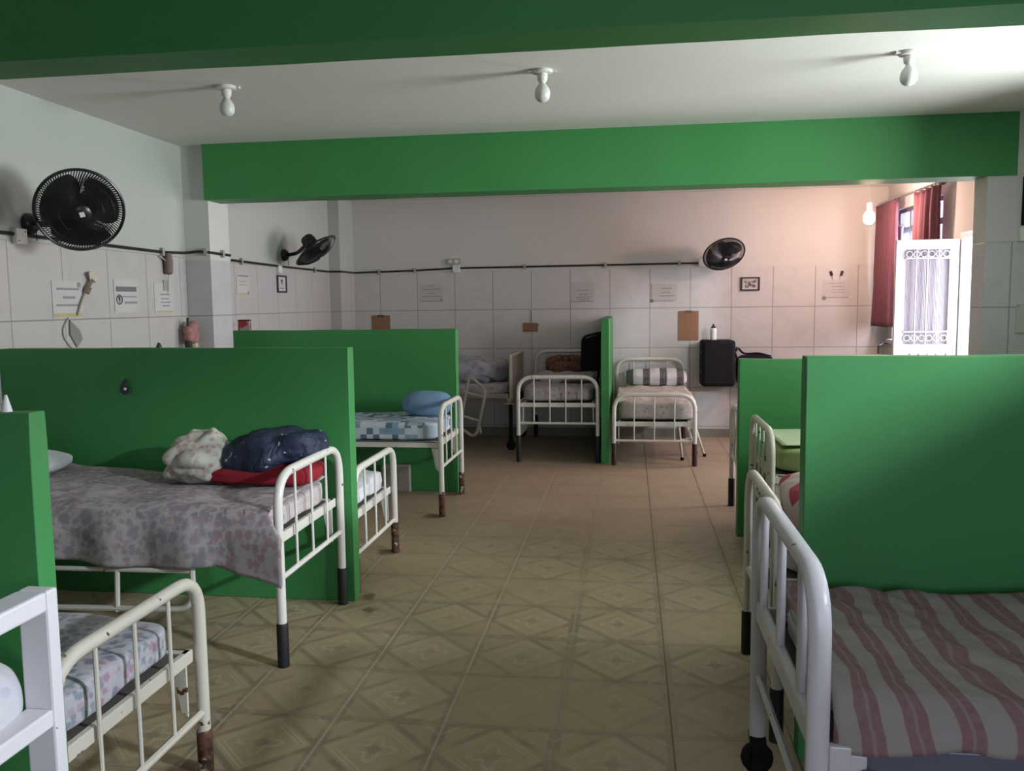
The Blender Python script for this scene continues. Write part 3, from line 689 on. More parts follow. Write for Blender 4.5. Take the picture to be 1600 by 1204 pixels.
val(nt, b.inputs['Base Color'], c); bump(nt, b, nz(nt, 9, 4, None, 1.5), .8, .03)
o = build('jacket', soft_block(.50, .34, .15, .62, .035, 5, 21, 28, .1, 5), m, loc=(-1.78, 4.02, .795)); o.rotation_euler = (0, -.06, .05); tag(o, 'dark blue padded jacket heaped on the red blanket', 'jacket')
o = build('red_blanket', soft_block(.60, .36, .11, .5, .018, 4, 5, 24, .15), plain('dark_red_fleece', (.22, .008, .015), .9, var=.3, bmp=14), loc=(-1.84, 3.99, .716)); tag(o, 'dark red folded blanket under the blue jacket', 'blanket')
pillow('bolster', (.40, .26, .21), (-1.63, 6.62, .695), (0, 0, .1), plain('sky_blue_cloth', (.16, .26, .40), .9, bmp=8), 'round light blue pillow at the foot of the squares sheet bed', e=.8, pinch=0, seed=4)
m = floral('brown_leaf_print', (.12, .06, .045), [(.34, .17, .08), (.03, .02, .02), (.24, .12, .08)], 12, .60)
pillow('pillow', (.46, .24, .10), (-.74, 9.80, .865), (.95, 0, 0), m, 'brown patterned pillow leaning on the head frame left of the central partition', pinch=.5, seed=6)
m = stripes('black_white_pillow_stripes', (.58, .55, .54), (.035, .028, .035), .19, .42, 0, .01, dbl=False)
pillow('pillow', (.72, .25, .17), (.28, 9.80, .66), (.25, 0, 0), m, 'black and white striped bolster pillow on the bed right of the central partition', e=.45, pinch=.2, seed=7)
# crumpled covers
o = build('bedspread', soft_block(.66, .50, .085, .6, .03, 4, 12, 26, .1, 4), F_5, loc=(-.72, 9.12, .755)); tag(o, 'crumpled grey rose bedspread heaped below the brown pillow', 'bedspread')
o = build('crumpled_blanket', soft_block(1.25, .72, .27, .8, .05, 3.5, 14, 26, 0, 4), floral('blue_rose_fade_cloth', (.36, .36, .40), [(.20, .24, .28), (.30, .20, .24), (.24, .36, .40)], 9, .4), loc=(-2.02, 9.5, .715)); tag(o, 'crumpled blue grey and rose blanket heaped on the panel ended bed', 'blanket')
def cov6(u, v):
    x = -.135+u*.84; s_ = v*1.42
    y = 8.40+s_; z = .642+.022*fnz(x, y, 0, 5)+.012*fnz(x, y, 2, 14)
    if v < .06: z -= .03*(1-v/.06); 
    if u > .88: z -= .15*((u-.88)/.12)**2; x = x-.03*((u-.88)/.12)**2
    return Vector((x, y, z))
drape('coverlet', 50, 70, cov6, floral('peach_flower_cover', (.50, .42, .37), [(.34, .30, .24), (.42, .28, .24)], 15, .34), 'thin beige flowery cover spread below the striped bolster pillow', 'coverlet', .006)
pillow('pillow', (.42, .36, .25), (-1.50, 1.46, .628), (0, 0, .1), floral('white_rose_pillow', (.56, .55, .57), [(.42, .22, .24), (.32, .38, .46)], 11, .32), 'white pillow with rose print on the square framed bed at the near left', seed=9)
# ------------------------------------------------------------------ fans
def fan_head_meshes():
    R_ = .23
    bf = bmesh.new(); br = bmesh.new()
    def prof(t, front):   # radius t*R -> depth
        return (.075*(1-t**3.2)) if front else (-.055*(1-t**3.2))
    nw = 96
    for front, bm in ((1, bf), (0, br)):
        for k in range(nw):
            a = k*2*PI/nw; tw = .5 if front else .25; pts = []
            for j in range(9):
                t = .2+.8*j/8; aa = a+tw*(1-t); rr = t*R_
                pts.append((rr*math.cos(aa), rr*math.sin(aa), prof(t, front)))
            tube(bm, pts, .0024, 4)
        for t in (.5, .75): tube(bm, [(t*R_*math.cos(a*PI/20), t*R_*math.sin(a*PI/20), prof(t, front)) for a in range(40)], .0018, 5, closed=True)
    tube(bf, [(R_*math.cos(a*PI/24), R_*math.sin(a*PI/24), 0) for a in range(48)], .009, 8, closed=True)
    hb = bmesh.new(); lathe(hb, [(.001, .088), (.035, .087), (.050, .078), (.052, .068), (.03, .062)], n=24)
    bd = bmesh.new(); box(bd, (-.013, -.014, .0875), (.013, .014, .0905))
    bl = []
    for k in range(3):
        b_ = bmesh.new(); a0 = k*2*PI/3
        def f(u, v):
            rr = .04+u*(R_-.065); a = a0+(v-.5)*(1.55*math.sin(PI*min(1, .25+u*.75)*.72)+.45)+.25*u
            return Vector((rr*math.cos(a), rr*math.sin(a), .01+(v-.5)*.055))
        grid(b_, 12, 10, f); bl.append(b_)
    hubb = bmesh.new(); lathe(hubb, [(.04, -.02), (.045, .0), (.045, .035), (.02, .045)], n=20)
    mo = bmesh.new(); lathe(mo, [(.02, -.175), (.05, -.17), (.066, -.15), (.072, -.11), (.070, -.07), (.055, -.05)], n=24)
    return dict(front_grille=bf, rear_grille=br, hub_cap=hb, badge=bd, rotor=hubb, motor_housing=mo), bl
HM, BL = fan_head_meshes()
FANM = {}
for k, b_ in HM.items():
    o = build(k, b_, WHITE if k == 'badge' else BLACK); FANM[k] = o.data; bpy.data.objects.remove(o)
BLM = []
for b_ in BL:
    o = build('blade', b_, BLACK); BLM.append(o.data); bpy.data.objects.remove(o)
def wall_fan(base, wn, center, nrm, label, roll=0):
    """base: point on the wall, wn: wall normal, center: middle of the cage, nrm: facing"""
    r = empty('wall_fan', base, 0, label, 'fan', 'black oscillating wall fans')
    c = Vector(center)-Vector(base); n = Vector(nrm).normalized()
    Mx = Matrix.Translation(c) @ n.to_track_quat('Z', 'Y').to_matrix().to_4x4() @ Matrix.Rotation(roll, 4, 'Z')
    made = {}
    for k, me in FANM.items():
        o = bpy.data.objects.new(k, me); COL.objects.link(o); made[k] = o
        if k in ('hub_cap', 'badge'): o.parent = made['front_grille']
        else: o.parent = r; o.matrix_local = Mx
    for me in BLM:
        o = bpy.data.objects.new('blade', me); COL.objects.link(o); o.parent = made['rotor']
    wn = Vector(wn); back = c-n*.12
    bm = bmesh.new(); q = wn.to_track_quat('Z', 'Y').to_matrix().to_4x4()
    b2 = bmesh.new(); lathe(b2, [(.062, 0), (.062, .02), (.045, .045), (.022, .06)], n=20); b2.transform(q)
    build('wall_plate', b2, BLACK, r)
    p1 = wn*.05; p3 = back-n*.02+Vector((0, 0, -.04)); p2 = Vector((p3.x*.55+wn.x*.05, p3.y*.55+wn.y*.05, min(p1.z, p3.z)-.02)); p2 = (p1+p3)/2+Vector((0, 0, -.04))
    tube(bm, rounded([p1, p2, p3, back], .06, 6), .019, 10); build('arm', bm, BLACK, r)
    bm = bmesh.new(); tube(bm, [p1+Vector((0, 0, -.02)), p1+Vector((0, 0, -.10))], .003, 6); build('pull_cord', bm, BLACK, r)
    return r
wall_fan((XL, 4.58, 2.10), (1, 0, 0), (-3.09, 4.46, 2.155), (.62, -.70, -.36), 'large black wall fan facing the aisle at the near left wall', .3)
wall_fan((XL, 8.28, 2.12), (1, 0, 0), (-3.10, 8.12, 2.15), (.59, .04, -.79), 'black wall fan tipped down on the far left wall')
wall_fan((1.06, YB, 2.16), (0, -1, 0), (1.035, 9.72, 2.12), (.18, -.68, -.70), 'black wall fan on the back wall above the black box', .8)
# ------------------------------------------------------------------ conduit along the walls
def conduit(name, pts, label, clips, wall):
    r = empty(name, pts[0], 0, label, 'pipe', 'black conduits along the walls'); P0 = Vector(pts[0])
    bm = bmesh.new(); tube(bm, [Vector(p)-P0 for p in rounded(pts, .05, 5)], .011, 8); TU = build('tube', bm, PIPE, r)
    for c in clips:
        q = Vector(c)-P0; bm = bmesh.new()
        if wall == 'x': box(bm, (q.x-.013, q.y-.014, q.z-.03), (q.x+.014, q.y+.014, q.z+.03))
        else: box(bm, (q.x-.014, q.y-.014, q.z-.03), (q.x+.014, q.y+.013, q.z+.03))
        build('clip', bm, plain('grey_clip', (.33, .32, .30), .5) if 'grey_clip' not in bpy.data.materials else bpy.data.materials['grey_clip'], TU, smooth=False)
conduit('conduit', [(XL+.013, 1.9, 2.045), (XL+.013, 4.35, 2.032), (XL+.013, 5.42, 2.023), (XL+.013, 6.0, 2.018), (XL+.013, 6.337, 2.03), (-3.40, 6.337, 2.042), (-3.287, 6.337, 2.03), (-3.287, 6.66, 2.025)],
        'black conduit on the near left wall ending at the column', [(XL+.013, 5.99, 2.02), (-3.33, 6.337, 2.035), (-3.287, 6.53, 2.03)], 'x')
conduit('conduit', [(XL+.013, 7.12, 2.012), (XL+.013, 8.2, 2.002), (XL+.013, 9.587, 1.998), (-3.362, 9.587, 1.998), (-3.362, YB-.013, 2.0), (-2.6, YB-.013, 2.015), (-2.1, YB-.013, 2.035)],
        'black conduit running round the far left corner', [(XL+.013, 7.3, 2.01), (XL+.013, 9.1, 2.0), (-3.05, YB-.013, 2.005), (-2.6, YB-.013, 2.015)], 'x')
conduit('conduit', [(-2.05, YB-.013, 2.035), (.80, YB-.013, 2.045)], 'black conduit along the back wall ending at the far fan', [(-1.25, YB-.013, 2.037), (-.29, YB-.013, 2.04), (.57, YB-.013, 2.045)], 'y')
def jbox(x, y, z, wall, label, w=.05):
    r = empty('junction_box', (x, y, z), 0, label, 'junction box')
    bm = bmesh.new()
    if wall == 'x': box(bm, (0, -w, -w), (.035, w, w))
    else: box(bm, (-w, -.035, -w), (w, 0, w))
    build('cover', bm, WHITE, r, bev=.006)
    bm = bmesh.new()
    for s in (-1, 1):
        if wall == 'x': lathe(bm, [(.004, .033), (.004, .038)], (0, s*w*.6, s*w*.6), 8, 'x')
        else: lathe(bm, [(.004, -.038), (.004, -.033)], (s*w*.6, 0, s*w*.6), 8, 'y')
    build('screw', bm, ALU, r)
jbox(XL, 4.48, 2.02, 'x', 'pale junction box under the near left fan', .045)
jbox(XL, 8.13, 1.97, 'x', 'pale round-edged junction box under the far left fan', .04)
jbox(-2.085, YB, 2.025, 'y', 'small white junction box on the back wall conduit', .045)
jbox(.83, YB, 2.05, 'y', 'small white junction box beside the far fan', .045)
r = empty('socket_plate', (-2.12, YB, 2.115), 0, 'grey double socket above the back wall conduit', 'socket')
bm = bmesh.new(); box(bm, (-.09, -.025, -.035), (.09, 0, .035)); build('plate', bm, plain('grey_plastic', (.36, .36, .31), .5), r, bev=.006)
bm = bmesh.new(); box(bm, (-.055, -.03, -.018), (-.015, -.024, .018)); box(bm, (.02, -.03, -.018), (.06, -.024, .018)); build('insert', bm, WHITE, r, smooth=False)
# ------------------------------------------------------------------ wall papers, pictures
def sheet(name, wall, a, z0, z1, b, lines, label, cat='poster', extra=None, pm=None, tilt=0, group=None):
    """a..b along the wall, z0..z1; writing built as rows of short ink strokes"""
    c = (a+b)/2; off = .002
    loc = (XL, c, (z0+z1)/2) if wall == 'l' else (c, YB, (z0+z1)/2)
    rot = (0, 0, PI/2) if wall == 'l' else (0, 0, 0)
    r = empty(name, loc, 0, label, cat, group); r.rotation_euler = (0, 0, rot[2])
    hw = abs(b-a)/2; hh = (z1-z0)/2
    boxo('paper', (-hw, -.004, -hh), (hw, -.001, hh), pm or PAPER, r)
    rnd = random.Random(int(c*1000)+int(z0*100))
    for (zz, w0, w1, th) in lines:
        bm = bmesh.new(); x = -hw+2*hw*w0; xe = -hw+2*hw*w1; z = -hh+2*hh*zz
        while x < xe-.004:
            l = min(xe-x, rnd.uniform(.010, .035)); box(bm, (x, -.0055, z-th/2), (x+l, -.0042, z+th/2)); x += l+.005
        build('line_of_writing', bm, INK, r, smooth=False)
    for nm, f, mt in (extra or []):
        bm = bmesh.new(); f(bm, hw, hh); build(nm, bm, mt, r, smooth=False)
    if tilt: r.rotation_euler = (0, 0, rot[2]); 
    return r
YEL = plain('faded_yellow_print', (.46, .38, .20), .8)
SILV = plain('silver_grey_paint', (.22, .22, .19), .5)
def seal(x, z, s=.02):
    def f(bm, hw, hh): lathe(bm, [(.001, -.007), (s, -.0065), (s, -.0042)], (x*hw, 0, z*hh), 16, 'y')
    return f
def strip(z, h=.01, a=-.9, b=.9):
    def f(bm, hw, hh): box(bm, (a*hw, -.0056, z*hh-h/2), (b*hw, -.0042, z*hh+h/2))
    return f
sheet('poster', 'l', 4.745, 1.545, 1.775, 5.03, [(.78, .15, .9, .014), (.55, .35, .75, .016), (.34, .12, .88, .014)], 'faded notice with yellow lower edge under the near left fan', extra=[('footer', strip(-.86, .022, -.95, .95), YEL), ('emblem', seal(.8, .8, .018), INK)])
def arrow(bm, hw, hh):
    z = -.22*hh; x = -.62*hw
    tube(bm, [(x+.032*math.cos(a*PI/8), -.006, z+.032*math.sin(a*PI/8)) for a in range(16)], .0035, 5, closed=True)
    v = [bm.verts.new((x+p[0], -.0058, z+p[1])) for p in ((-.016, .022), (.014, .024), (.010, -.006), (.004, -.028), (-.006, -.004))]; bm.faces.new(v)
sheet('poster', 'l', 5.375, 1.57, 1.80, 5.66, [(.48, .08, .92, .010), (.30, .40, .95, .016)], 'white notice with a dark banner and circled arrow on the left wall', extra=[('banner', strip(.42, .035, -.85, .85), plain('grey_banner', (.16, .16, .17), .7)), ('arrow_sign', arrow, DINK)])
sheet('poster', 'l', 5.87, 1.56, 1.785, 6.13, [(.62, .3, .8, .010), (.48, .35, .75, .010), (.36, .3, .85, .010), (.24, .4, .8, .010)], 'faint pale notice with grey text nearest the left column', extra=[('footer', strip(-.9, .012, -.8, .9), YEL)])
sheet('poster', 'l', 7.21, 1.70, 1.90, 7.46, [(.9, .1, .95, .016), (.65, .2, .8, .006), (.5, .2, .8, .006)], 'pale notice past the column on the far left wall', extra=[('footer', strip(-.82, .02, -.8, .7), YEL), ('emblem', seal(.8, -.75, .016), INK)])
sheet('poster', 'b', -2.55, 1.63, 1.845, -2.26, [(.9, .35, .65, .008), (.72, .15, .9, .010), (.5, .35, .7, .010), (.32, .12, .95, .010), (.05, .02, .98, .008)], 'white printed notice below the grey double socket', extra=[('emblem', seal(.85, -.75, .014), INK)])
sheet('poster', 'b', -.705, 1.61, 1.84, -.425, [(.6, .3, .78, .010), (.38, .35, .75, .010), (.25, .25, .85, .010), (.15, .3, .8, .010), (.03, .02, .95, .010)], 'faint notice on the back wall left of the central partition line')
sheet('poster', 'b', .245, 1.60, 1.81, .545, [(.75, .4, .8, .012), (.52, .4, .75, .010), (.33, .3, .9, .012), (.06, .1, .85, .010)], 'white notice with a round seal above the large brown clipboard', extra=[('emblem', seal(-.95, -.88, .022), plain('olive_seal', (.16, .17, .11), .7)), ('border', strip(0, .2, -1.0, -.97), INK)])
sheet('poster', 'b', 2.18, 1.61, 1.82, 2.475, [(.85, .2, .8, .006), (.66, .35, .8, .006), (.5, .35, .8, .006), (.35, .35, .85, .006), (.08, .1, .95, .008)], 'white notice pinned with two dark clips near the red curtain', extra=[('emblem', seal(-.86, -.9, .024), plain('grey_seal', (.20, .20, .19), .7))])
for x in (2.27, 2.385):
    r = empty('wall_clip', (x, YB, 1.90), 0, 'dark clip holding the notice by the red curtain, %s' % ('left one' if x < 2.3 else 'right one'), 'clip')
    bm = bmesh.new(); s = -1 if x < 2.3 else 1
    tube(bm, [(-.008*s, -.012, -.025), (.008*s, -.012, .025)], .016, 8); build('clip_body', bm, plain('brown_plastic', (.05, .03, .03), .5), r)
    bm = bmesh.new(); tube(bm, [(-.012*s, -.008, -.025), (-.02*s, -.008, -.08)], .0025, 5); build('wire', bm, INK, r)
# framed butterfly
r = empty('picture_frame', (1.375, YB, 1.795), 0, 'small black framed butterfly picture under the far fan', 'picture')
bm = bmesh.new()
for a, b in (((-.108, -.018, -.078), (.108, 0, -.062)), ((-.108, -.018, .062), (.108, 0, .078)), ((-.108, -.018, -.062), (-.09, 0, .062)), ((.09, -.018, -.062), (.108, 0, .062))): box(bm, a, b)
build('frame', bm, plain('dark_wood', (.04, .022, .02), .5), r, smooth=False)
boxo('backing', (-.09, -.006, -.062), (.09, -.001, .062), PAPER, r)
bm = bmesh.new()
for s in (-1, 1):
    for pts in ([(0, 0), (.02, .028), (.055, .048), (.075, .045), (.062, .012), (.02, -.004)], [(0, -.004), (.022, -.006), (.052, -.008), (.062, -.03), (.045, -.048), (.018, -.038), (.004, -.018)]):
        v = [bm.verts.new((s*p[0], -.0075, p[1])) for p in pts]; bm.faces.new(v)
m, nt, b = new_mat('butterfly_print', .7); val(nt, b.inputs['Base Color'], mix(nt, stp(nt, nz(nt, 60, 2), .45, .55), (.06, .05, .05), (.42, .38, .34)))
build('butterfly', bm, m, r, smooth=False)
bm = bmesh.new(); tube(bm, [(0, -.009, -.025), (0, -.009, .022)], .0035, 6)
for s in (-1, 1): tube(bm, [(0, -.009, .02), (s*.012, -.009, .04)], .0012, 4)
build('butterfly_body', bm, DINK, r)
# small framed light sign on the far left wall
r = empty('picture_frame', (XL, 8.20, 1.825), PI/2, 'narrow black framed picture below the far left fan', 'picture')
bm = bmesh.new()
for a, b in (((-.115, -.015, -.088), (.115, 0, -.070)), ((-.115, -.015, .070), (.115, 0, .088)), ((-.115, -.015, -.07), (-.095, 0, .07)), ((.095, -.015, -.07), (.115, 0, .07))): box(bm, a, b)
build('frame', bm, DINK, r, smooth=False); boxo('backing', (-.095, -.006, -.07), (.095, -.001, .07), PAPER, r)
bm = bmesh.new(); v = [bm.verts.new((a*1.2, -.0075, b)) for a, b in ((-.022, .045), (.022, .045), (.010, .01), (0, -.012), (-.010, .01))]; bm.faces.new(v); box(bm, (-.05, -.0075, -.045), (.05, -.0065, -.040)); build('drawing', bm, DINK, r, smooth=False)
# clipboards
def clipb(x0, x1, z0, z1, label, w=.08):
    r = empty('clipboard', ((x0+x1)/2, YB, z0), 0, label, 'clipboard'); hw = (x1-x0)/2; h = z1-z0
    bm = bmesh.new(); box(bm, (-hw, -.008, 0), (hw, -.002, h)); build('board', bm, CARD, r, bev=.003)
    bm = bmesh.new(); box(bm, (-w/2, -.016, h-.025), (w/2, -.008, h+.006)); tube(bm, [(-w/2, -.014, h-.004), (w/2, -.014, h-.004)], .006, 6); build('metal_clip', bm, plain('brown_steel', (.16, .11, .08), .4, .6) if 'brown_steel' not in bpy.data.materials else bpy.data.materials['brown_steel'], r, smooth=False)
clipb(-3.165, -2.93, 1.19, 1.475, 'brown clipboard half hidden above the far left partition')
clipb(.56, .795, 1.145, 1.49, 'large brown clipboard hanging above the low back bed')
r = empty('cardboard_sign', (-1.19, YB, 1.315), 0, 'small brown board hanging above the panel ended bed', 'board')
bm = bmesh.new(); box(bm, (-.092, -.008, -.052), (.092, -.002, .052)); build('board', bm, CARD, r, bev=.006)
bm = bmesh.new(); tube(bm, [(.01, -.006, .05), (.005, -.006, .20)], .0025, 5); build('string', bm, DINK, r); bm = bmesh.new(); tube(bm, [(.088, -.006, .02), (.105, -.006, .03)], .005, 5); build('knob', bm, DINK, r)
# ornaments on the near left wall
r = empty('paper_flower', (XL, 5.02, 1.58), PI/2, 'dried paper flower with a long stem on the yellow edged notice', 'flower')
PFL = plain('cream_petals', (.52, .48, .40), .8); PBR = plain('brown_petals', (.16, .12, .09), .8)
bm = bmesh.new(); tube(bm, rounded([(-.06, -.012, -.02), (-.01, -.014, .08), (.06, -.018, .17)], .05), .006, 6); build('stem', bm, plain('tan_stem', (.30, .25, .17), .8), r)
bm = bmesh.new()
for k in range(7):
    a = .2+k*.33; c_ = Vector((.085, -.02, .20)); dd = Vector((math.cos(a), -.25, math.sin(a)))
    tube(bm, [c_, c_+dd*.03, c_+dd*.062], .011, 6, flat=.004)
build('petals', bm, PFL, r)
bm = bmesh.new(); tube(bm, [(.045, -.02, .15), (.085, -.028, .205), (.12, -.02, .20)], .014, 7, flat=.007); tube(bm, [(.03, -.02, .12), (.05, -.028, .16)], .022, 7, flat=.01); build('leaf', bm, PBR, r)
r = empty('diamond_ornament', (XL, 4.93, 1.44), PI/2, 'grey diamond shaped ornament with a pale curved ribbon on the left wall', 'ornament')
bm = bmesh.new()
A = [(-.03, .09), (.035, .02), (.05, -.035), (.01, -.085), (-.035, -.0)]
F_ = [bm.verts.new((p[0]*1.4, -.012, p[1])) for p in A]; B_ = [bm.verts.new((p[0]*1.4, -.002, p[1])) for p in A]
bm.faces.new(F_); bm.faces.new(B_[::-1])
for k in range(5): bm.faces.new((F_[k], F_[(k+1) % 5], B_[(k+1) % 5], B_[k]))
build('diamond', bm, SILV, r, smooth=False)
bm = bmesh.new(); tube(bm, rounded([(-.045, -.006, .105), (-.11, -.008, .04), (-.105, -.008, -.02), (-.02, -.006, -.10)], .05), .006, 6, flat=.003); build('ribbon', bm, plain('grey_ribbon', (.34, .33, .30), .6), r)
r = empty('hanging_holder', (XL, 6.03, 1.90), PI/2, 'small brown twig holder hung from the conduit above the faint notice', 'ornament')
bm = bmesh.new(); lathe(bm, [(.01, -.05), (.03, -.04), (.034, .05), (.025, .11)], (0, -.035, 0), 12); build('holder', bm, plain('mauve_brown', (.16, .11, .10), .7), r)
bm = bmesh.new(); tube(bm, [(0, -.03, -.05), (.0, -.02, -.20)], .003, 5); tube(bm, [(-.02, -.03, .05), (-.09, -.02, .09)], .006, 5); build('string', bm, plain('pale_tag', (.36, .34, .32), .7), r); boxo('paper_tag', (-.035, -.012, -.17), (.035, -.004, -.09), bpy.data.materials['pale_tag'], r)
r = empty('cloth_flower', (-3.46, 6.24, 1.30), PI/2, 'pink cloth flower ornament hanging beside the left column', 'ornament')
bm = bmesh.new()
for k in range(14):
    a = k*2.4; rr = .055*math.sqrt(k/14); bmesh.ops.create_uvsphere(bm, u_segments=10, v_segments=7, radius=.04, matrix=Matrix.Translation((rr*math.cos(a), -.03+.01*math.sin(k), .10+rr*math.sin(a)*1.2)))
build('petals', bm, plain('dusty_pink_cloth', (.36, .17, .16), .9, var=.35, vs=30), r)
bm = bmesh.new(); tube(bm, [(-.05, -.03, .22), (-.055, -.03, .02)], .009, 6); tube(bm, [(-.055, -.03, .04), (-.05, -.03, -.03)], .028, 8); build('dark_leaf', bm, plain('dark_olive_leaf', (.03, .035, .02), .8), r)
bm = bmesh.new(); tube(bm, [(.02, -.03, .03), (.05, -.03, -.01)], .028, 8); build('cream_leaf', bm, plain('cream_cloth', (.48, .42, .28), .9), r)
# things on the partitions
r = empty('painted_box', (-3.355, 7.015, 1.388), .15, 'small red and grey painted box on top of the far left partition', 'box')
bm = bmesh.new(); box(bm, (-.05, -.03, 0), (.05, .03, .095)); m, nt, b = new_mat('red_grey_print', .6); val(nt, b.inputs['Base Color'], mix(nt, stp(nt, nz(nt, 14, 2), .45, .52), (.30, .035, .04), (.34, .28, .26))); build('body', bm, m, r, bev=.004)
bm = bmesh.new(); box(bm, (-.052, -.032, .09), (.052, .032, .10)); build('lid', bm, plain('dark_red_lid', (.10, .02, .02), .5), r, bev=.003)
r = empty('small_knob', (-2.575, 4.33, 1.374), 0, 'tiny dark green knob lying on top of the middle left partition', 'knob')
bm = bmesh.new(); lathe(bm, [(.014, 0), (.016, .012), (.009, .03), (.003, .036)], n=12); build('body', bm, plain('dark_green_plastic', (.02, .06, .03), .5), r)
r = empty('white_nozzle', (-1.443, 1.77, 1.360), 0, 'white cone nozzle standing on top of the near left partition', 'nozzle')
bm = bmesh.new(); lathe(bm, [(.0125, 0), (.012, .006), (.0045, .036), (.003, .042)], n=14); build('cone', bm, WHITE, r)
# the painted 6 on the middle left partition
cu = bpy.data.curves.new('six', 'FONT'); cu.body = '6'; cu.size = .105; cu.extrude = .002; cu.offset = .006
tmp = bpy.data.objects.new('six', cu); COL.objects.link(tmp); bpy.context.view_layer.update()
me = bpy.data.meshes.new_from_object(tmp.evaluated_get(bpy.context.evaluated_depsgraph_get())); bpy.data.objects.remove(tmp)
me.materials.clear(); me.materials.append(DINK)
o = bpy.data.objects.new('number_six', me); COL.objects.link(o); o.rotation_euler = (PI/2, 0, 0); o.location = (-2.775, 4.262, 1.135)
tag(o, 'small black number 6 on the middle left partition above the bed', 'number')
bm = bmesh.new(); lathe(bm, [(.001, -.006), (.007, -.005), (.008, 0)], n=12, ax='y'); k = build('dot', bm, WHITE, o); k.rotation_euler = (-PI/2, 0, 0); k.location = (.030, .024, .004)
# ------------------------------------------------------------------ black box with a bottle
r = empty('black_box', (.99, YB, .615), 0, 'black wall mounted speaker box under the white bottle', 'speaker')
bm = bmesh.new(); box(bm, (-.185, -.38, .02), (.185, -.03, .545))
build('cabinet', bm, BLACKM, r, bev=.03)
bm = bmesh.new(); box(bm, (-.155, -.388, .05), (.155, -.376, .515)); build('front_grille', bm, BLACKM, r, bev=.006)
bm = bmesh.new(); box(bm, (-.06, -.04, .18), (.06, 0, .36)); build('wall_bracket', bm, ALU, r, smooth=False)
bm = bmesh.new()
for zz in (.17, .39): box(bm, (-.192, -.30, zz), (-.184, -.26, zz+.03))
build('side_screw', bm, ALU, r, smooth=False)
r = empty('water_bottle', (.945, 9.88, 1.162), 0, 'white sports bottle with a black cap on the black box', 'bottle')
bm = bmesh.new(); lathe(bm, [(.032, 0), (.036, .01), (.036, .06), (.034, .075), (.036, .09), (.036, .11), (.028, .132), (.022, .136)], n=20); build('body', bm, WHITE, r)
bm = bmesh.new(); lathe(bm, [(.026, .134), (.026, .150), (.012, .158), (.009, .175), (.004, .180)], n=16); build('cap', bm, BLACK, r)
r = empty('shoulder_bag', (1.43, YB, .62), 0, 'black shoulder bag with strap hanging behind the far right partition', 'bag')
o = build('bag_body', soft_block(.42, .13, .36, .4, .01, 5, 3, 16), BLACKM, r); o.location = (0, -.075, 0)
bm = bmesh.new(); tube(bm, rounded([(-.20, -.08, .30), (-.23, -.08, .41), (-.19, -.06, .44), (-.13, -.07, .37), (.05, -.05, .375), (.18, -.08, .34)], .04), .012, 7); build('strap', bm, BLACKM, r)
bm = bmesh.new(); tube(bm, [(-.215+.02*math.cos(a*PI/6), -.08, .425+.025*math.sin(a*PI/6)) for a in range(12)], .008, 6, closed=True); build('buckle', bm, ALU, r)
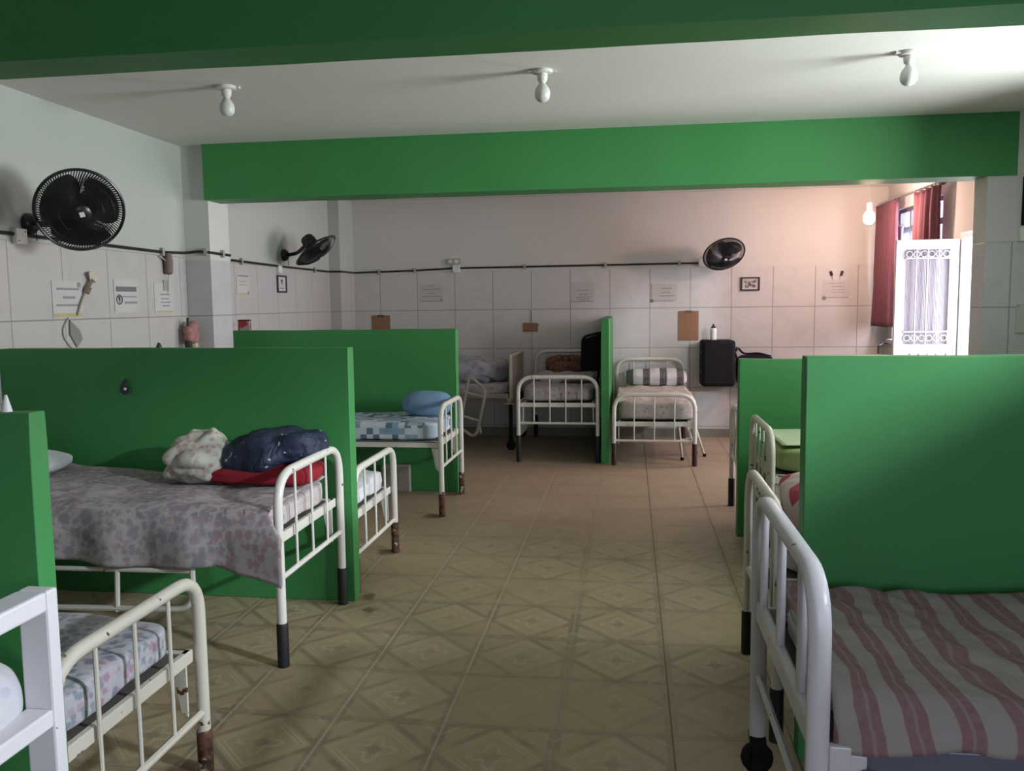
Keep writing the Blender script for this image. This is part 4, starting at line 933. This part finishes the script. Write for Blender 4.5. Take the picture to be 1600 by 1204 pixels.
# black chair by the central partition
r = empty('black_chair', (-.47, 9.30, .762), 0, 'black slatted chair back standing on the bed left of the central partition', 'chair')
bm = bmesh.new(); v = [(-.06, 0, .12), (-.05, 0, .43), (-.02, 0, .47), (.16, 0, .515), (.16, 0, .12)]
tube(bm, rounded(v, .03, 5, True), .014, 8, closed=True); build('back_frame', bm, BLACKM, r)
bm = bmesh.new(); vv = [(-.05, .006, .13), (-.045, .006, .44), (.155, .006, .50), (.155, .006, .13)]
F_ = [bm.verts.new(p) for p in vv]; B_ = [bm.verts.new((p[0], -.006, p[2])) for p in vv]; bm.faces.new(F_); bm.faces.new(B_[::-1])
for k in range(4): bm.faces.new((F_[k], F_[(k+1) % 4], B_[(k+1) % 4], B_[k]))
build('back_panel', bm, BLACKM, r, smooth=False)
for a, b_ in (((-.05, 0, .14), (-.055, -.02, -.01)), ((.12, 0, .14), (.12, -.02, -.01)), ((-.05, .28, .10), (-.055, .30, -.01)), ((.12, .28, .10), (.12, .30, -.01))):
    bm = bmesh.new(); tube(bm, [a, b_], .009, 6); build('leg', bm, BLACKM, r)
bm = bmesh.new(); box(bm, (-.06, -.01, .085), (.14, .30, .115)); build('seat', bm, BLACKM, r, bev=.008)
# folding stand leaning under the low back bed
r = empty('folding_stand', (.62, 8.85, 0), 0, 'pale tubular folding stand leaning beside the low back bed', 'stand')
for a, b_ in (((.145, -.05, .01), (.02, .12, .42)), ((-.095, -.28, .01), (-.12, .1, .40)), ((.07, .10, .01), (-.06, -.02, .41))):
    bm = bmesh.new(); tube(bm, [a, b_], .013, 8); lg = build('leg', bm, ENAMEL_OLD if a[0] > 0 else TB, r)
    bm = bmesh.new(); lathe(bm, [(.017, -.008), (.018, .015), (.014, .022)], (a[0], a[1], a[2]-.0), 10); build('rubber_tip', bm, BLACKM, lg)
bm = bmesh.new(); tube(bm, [(.02, .12, .42), (-.12, .1, .40)], .010, 6); tube(bm, [(.09, .02, .2), (-.10, -.1, .18)], .007, 6); build('brace', bm, TB, r)
# beige block by the far left partition
o = boxo('concrete_block', (-2.12, 6.90, 0), (-1.865, 6.955, .235), plain('beige_block', (.30, .27, .22), .85, var=.15, vs=9, bmp=18), None, .01); tag(o, 'beige block standing against the far left partition under the squares bed', 'block')
# electrical fittings on the right column
r = empty('wall_panel', (2.72, 6.3, 2.095), 0, 'dark panel with a white base fixed at the top of the right column', 'panel')
boxo('dark_cover', (-.06, -.03, 0), (.09, 0, .33), BLACKM, r, .004)
boxo('white_base', (-.075, -.045, -.11), (.09, 0, -.01), WHITE, r, .005)
bm = bmesh.new(); lathe(bm, [(.008, -.052), (.008, -.044)], (-.045, 0, -.055), 10, 'y'); build('switch', bm, DINK, r)
r = empty('cable_cover', (2.74, 6.3, 1.455), 0, 'pale rectangular wall cover at the edge of the right column', 'cover plate')
boxo('plate', (-.085, -.012, -.10), (.09, 0, .10), plain('cream_cover', (.50, .49, .43), .5), r, .003)
bm = bmesh.new(); lathe(bm, [(.004, -.015), (.004, -.01)], (-.075, 0, .085), 8, 'y'); build('screw', bm, ALU, r)
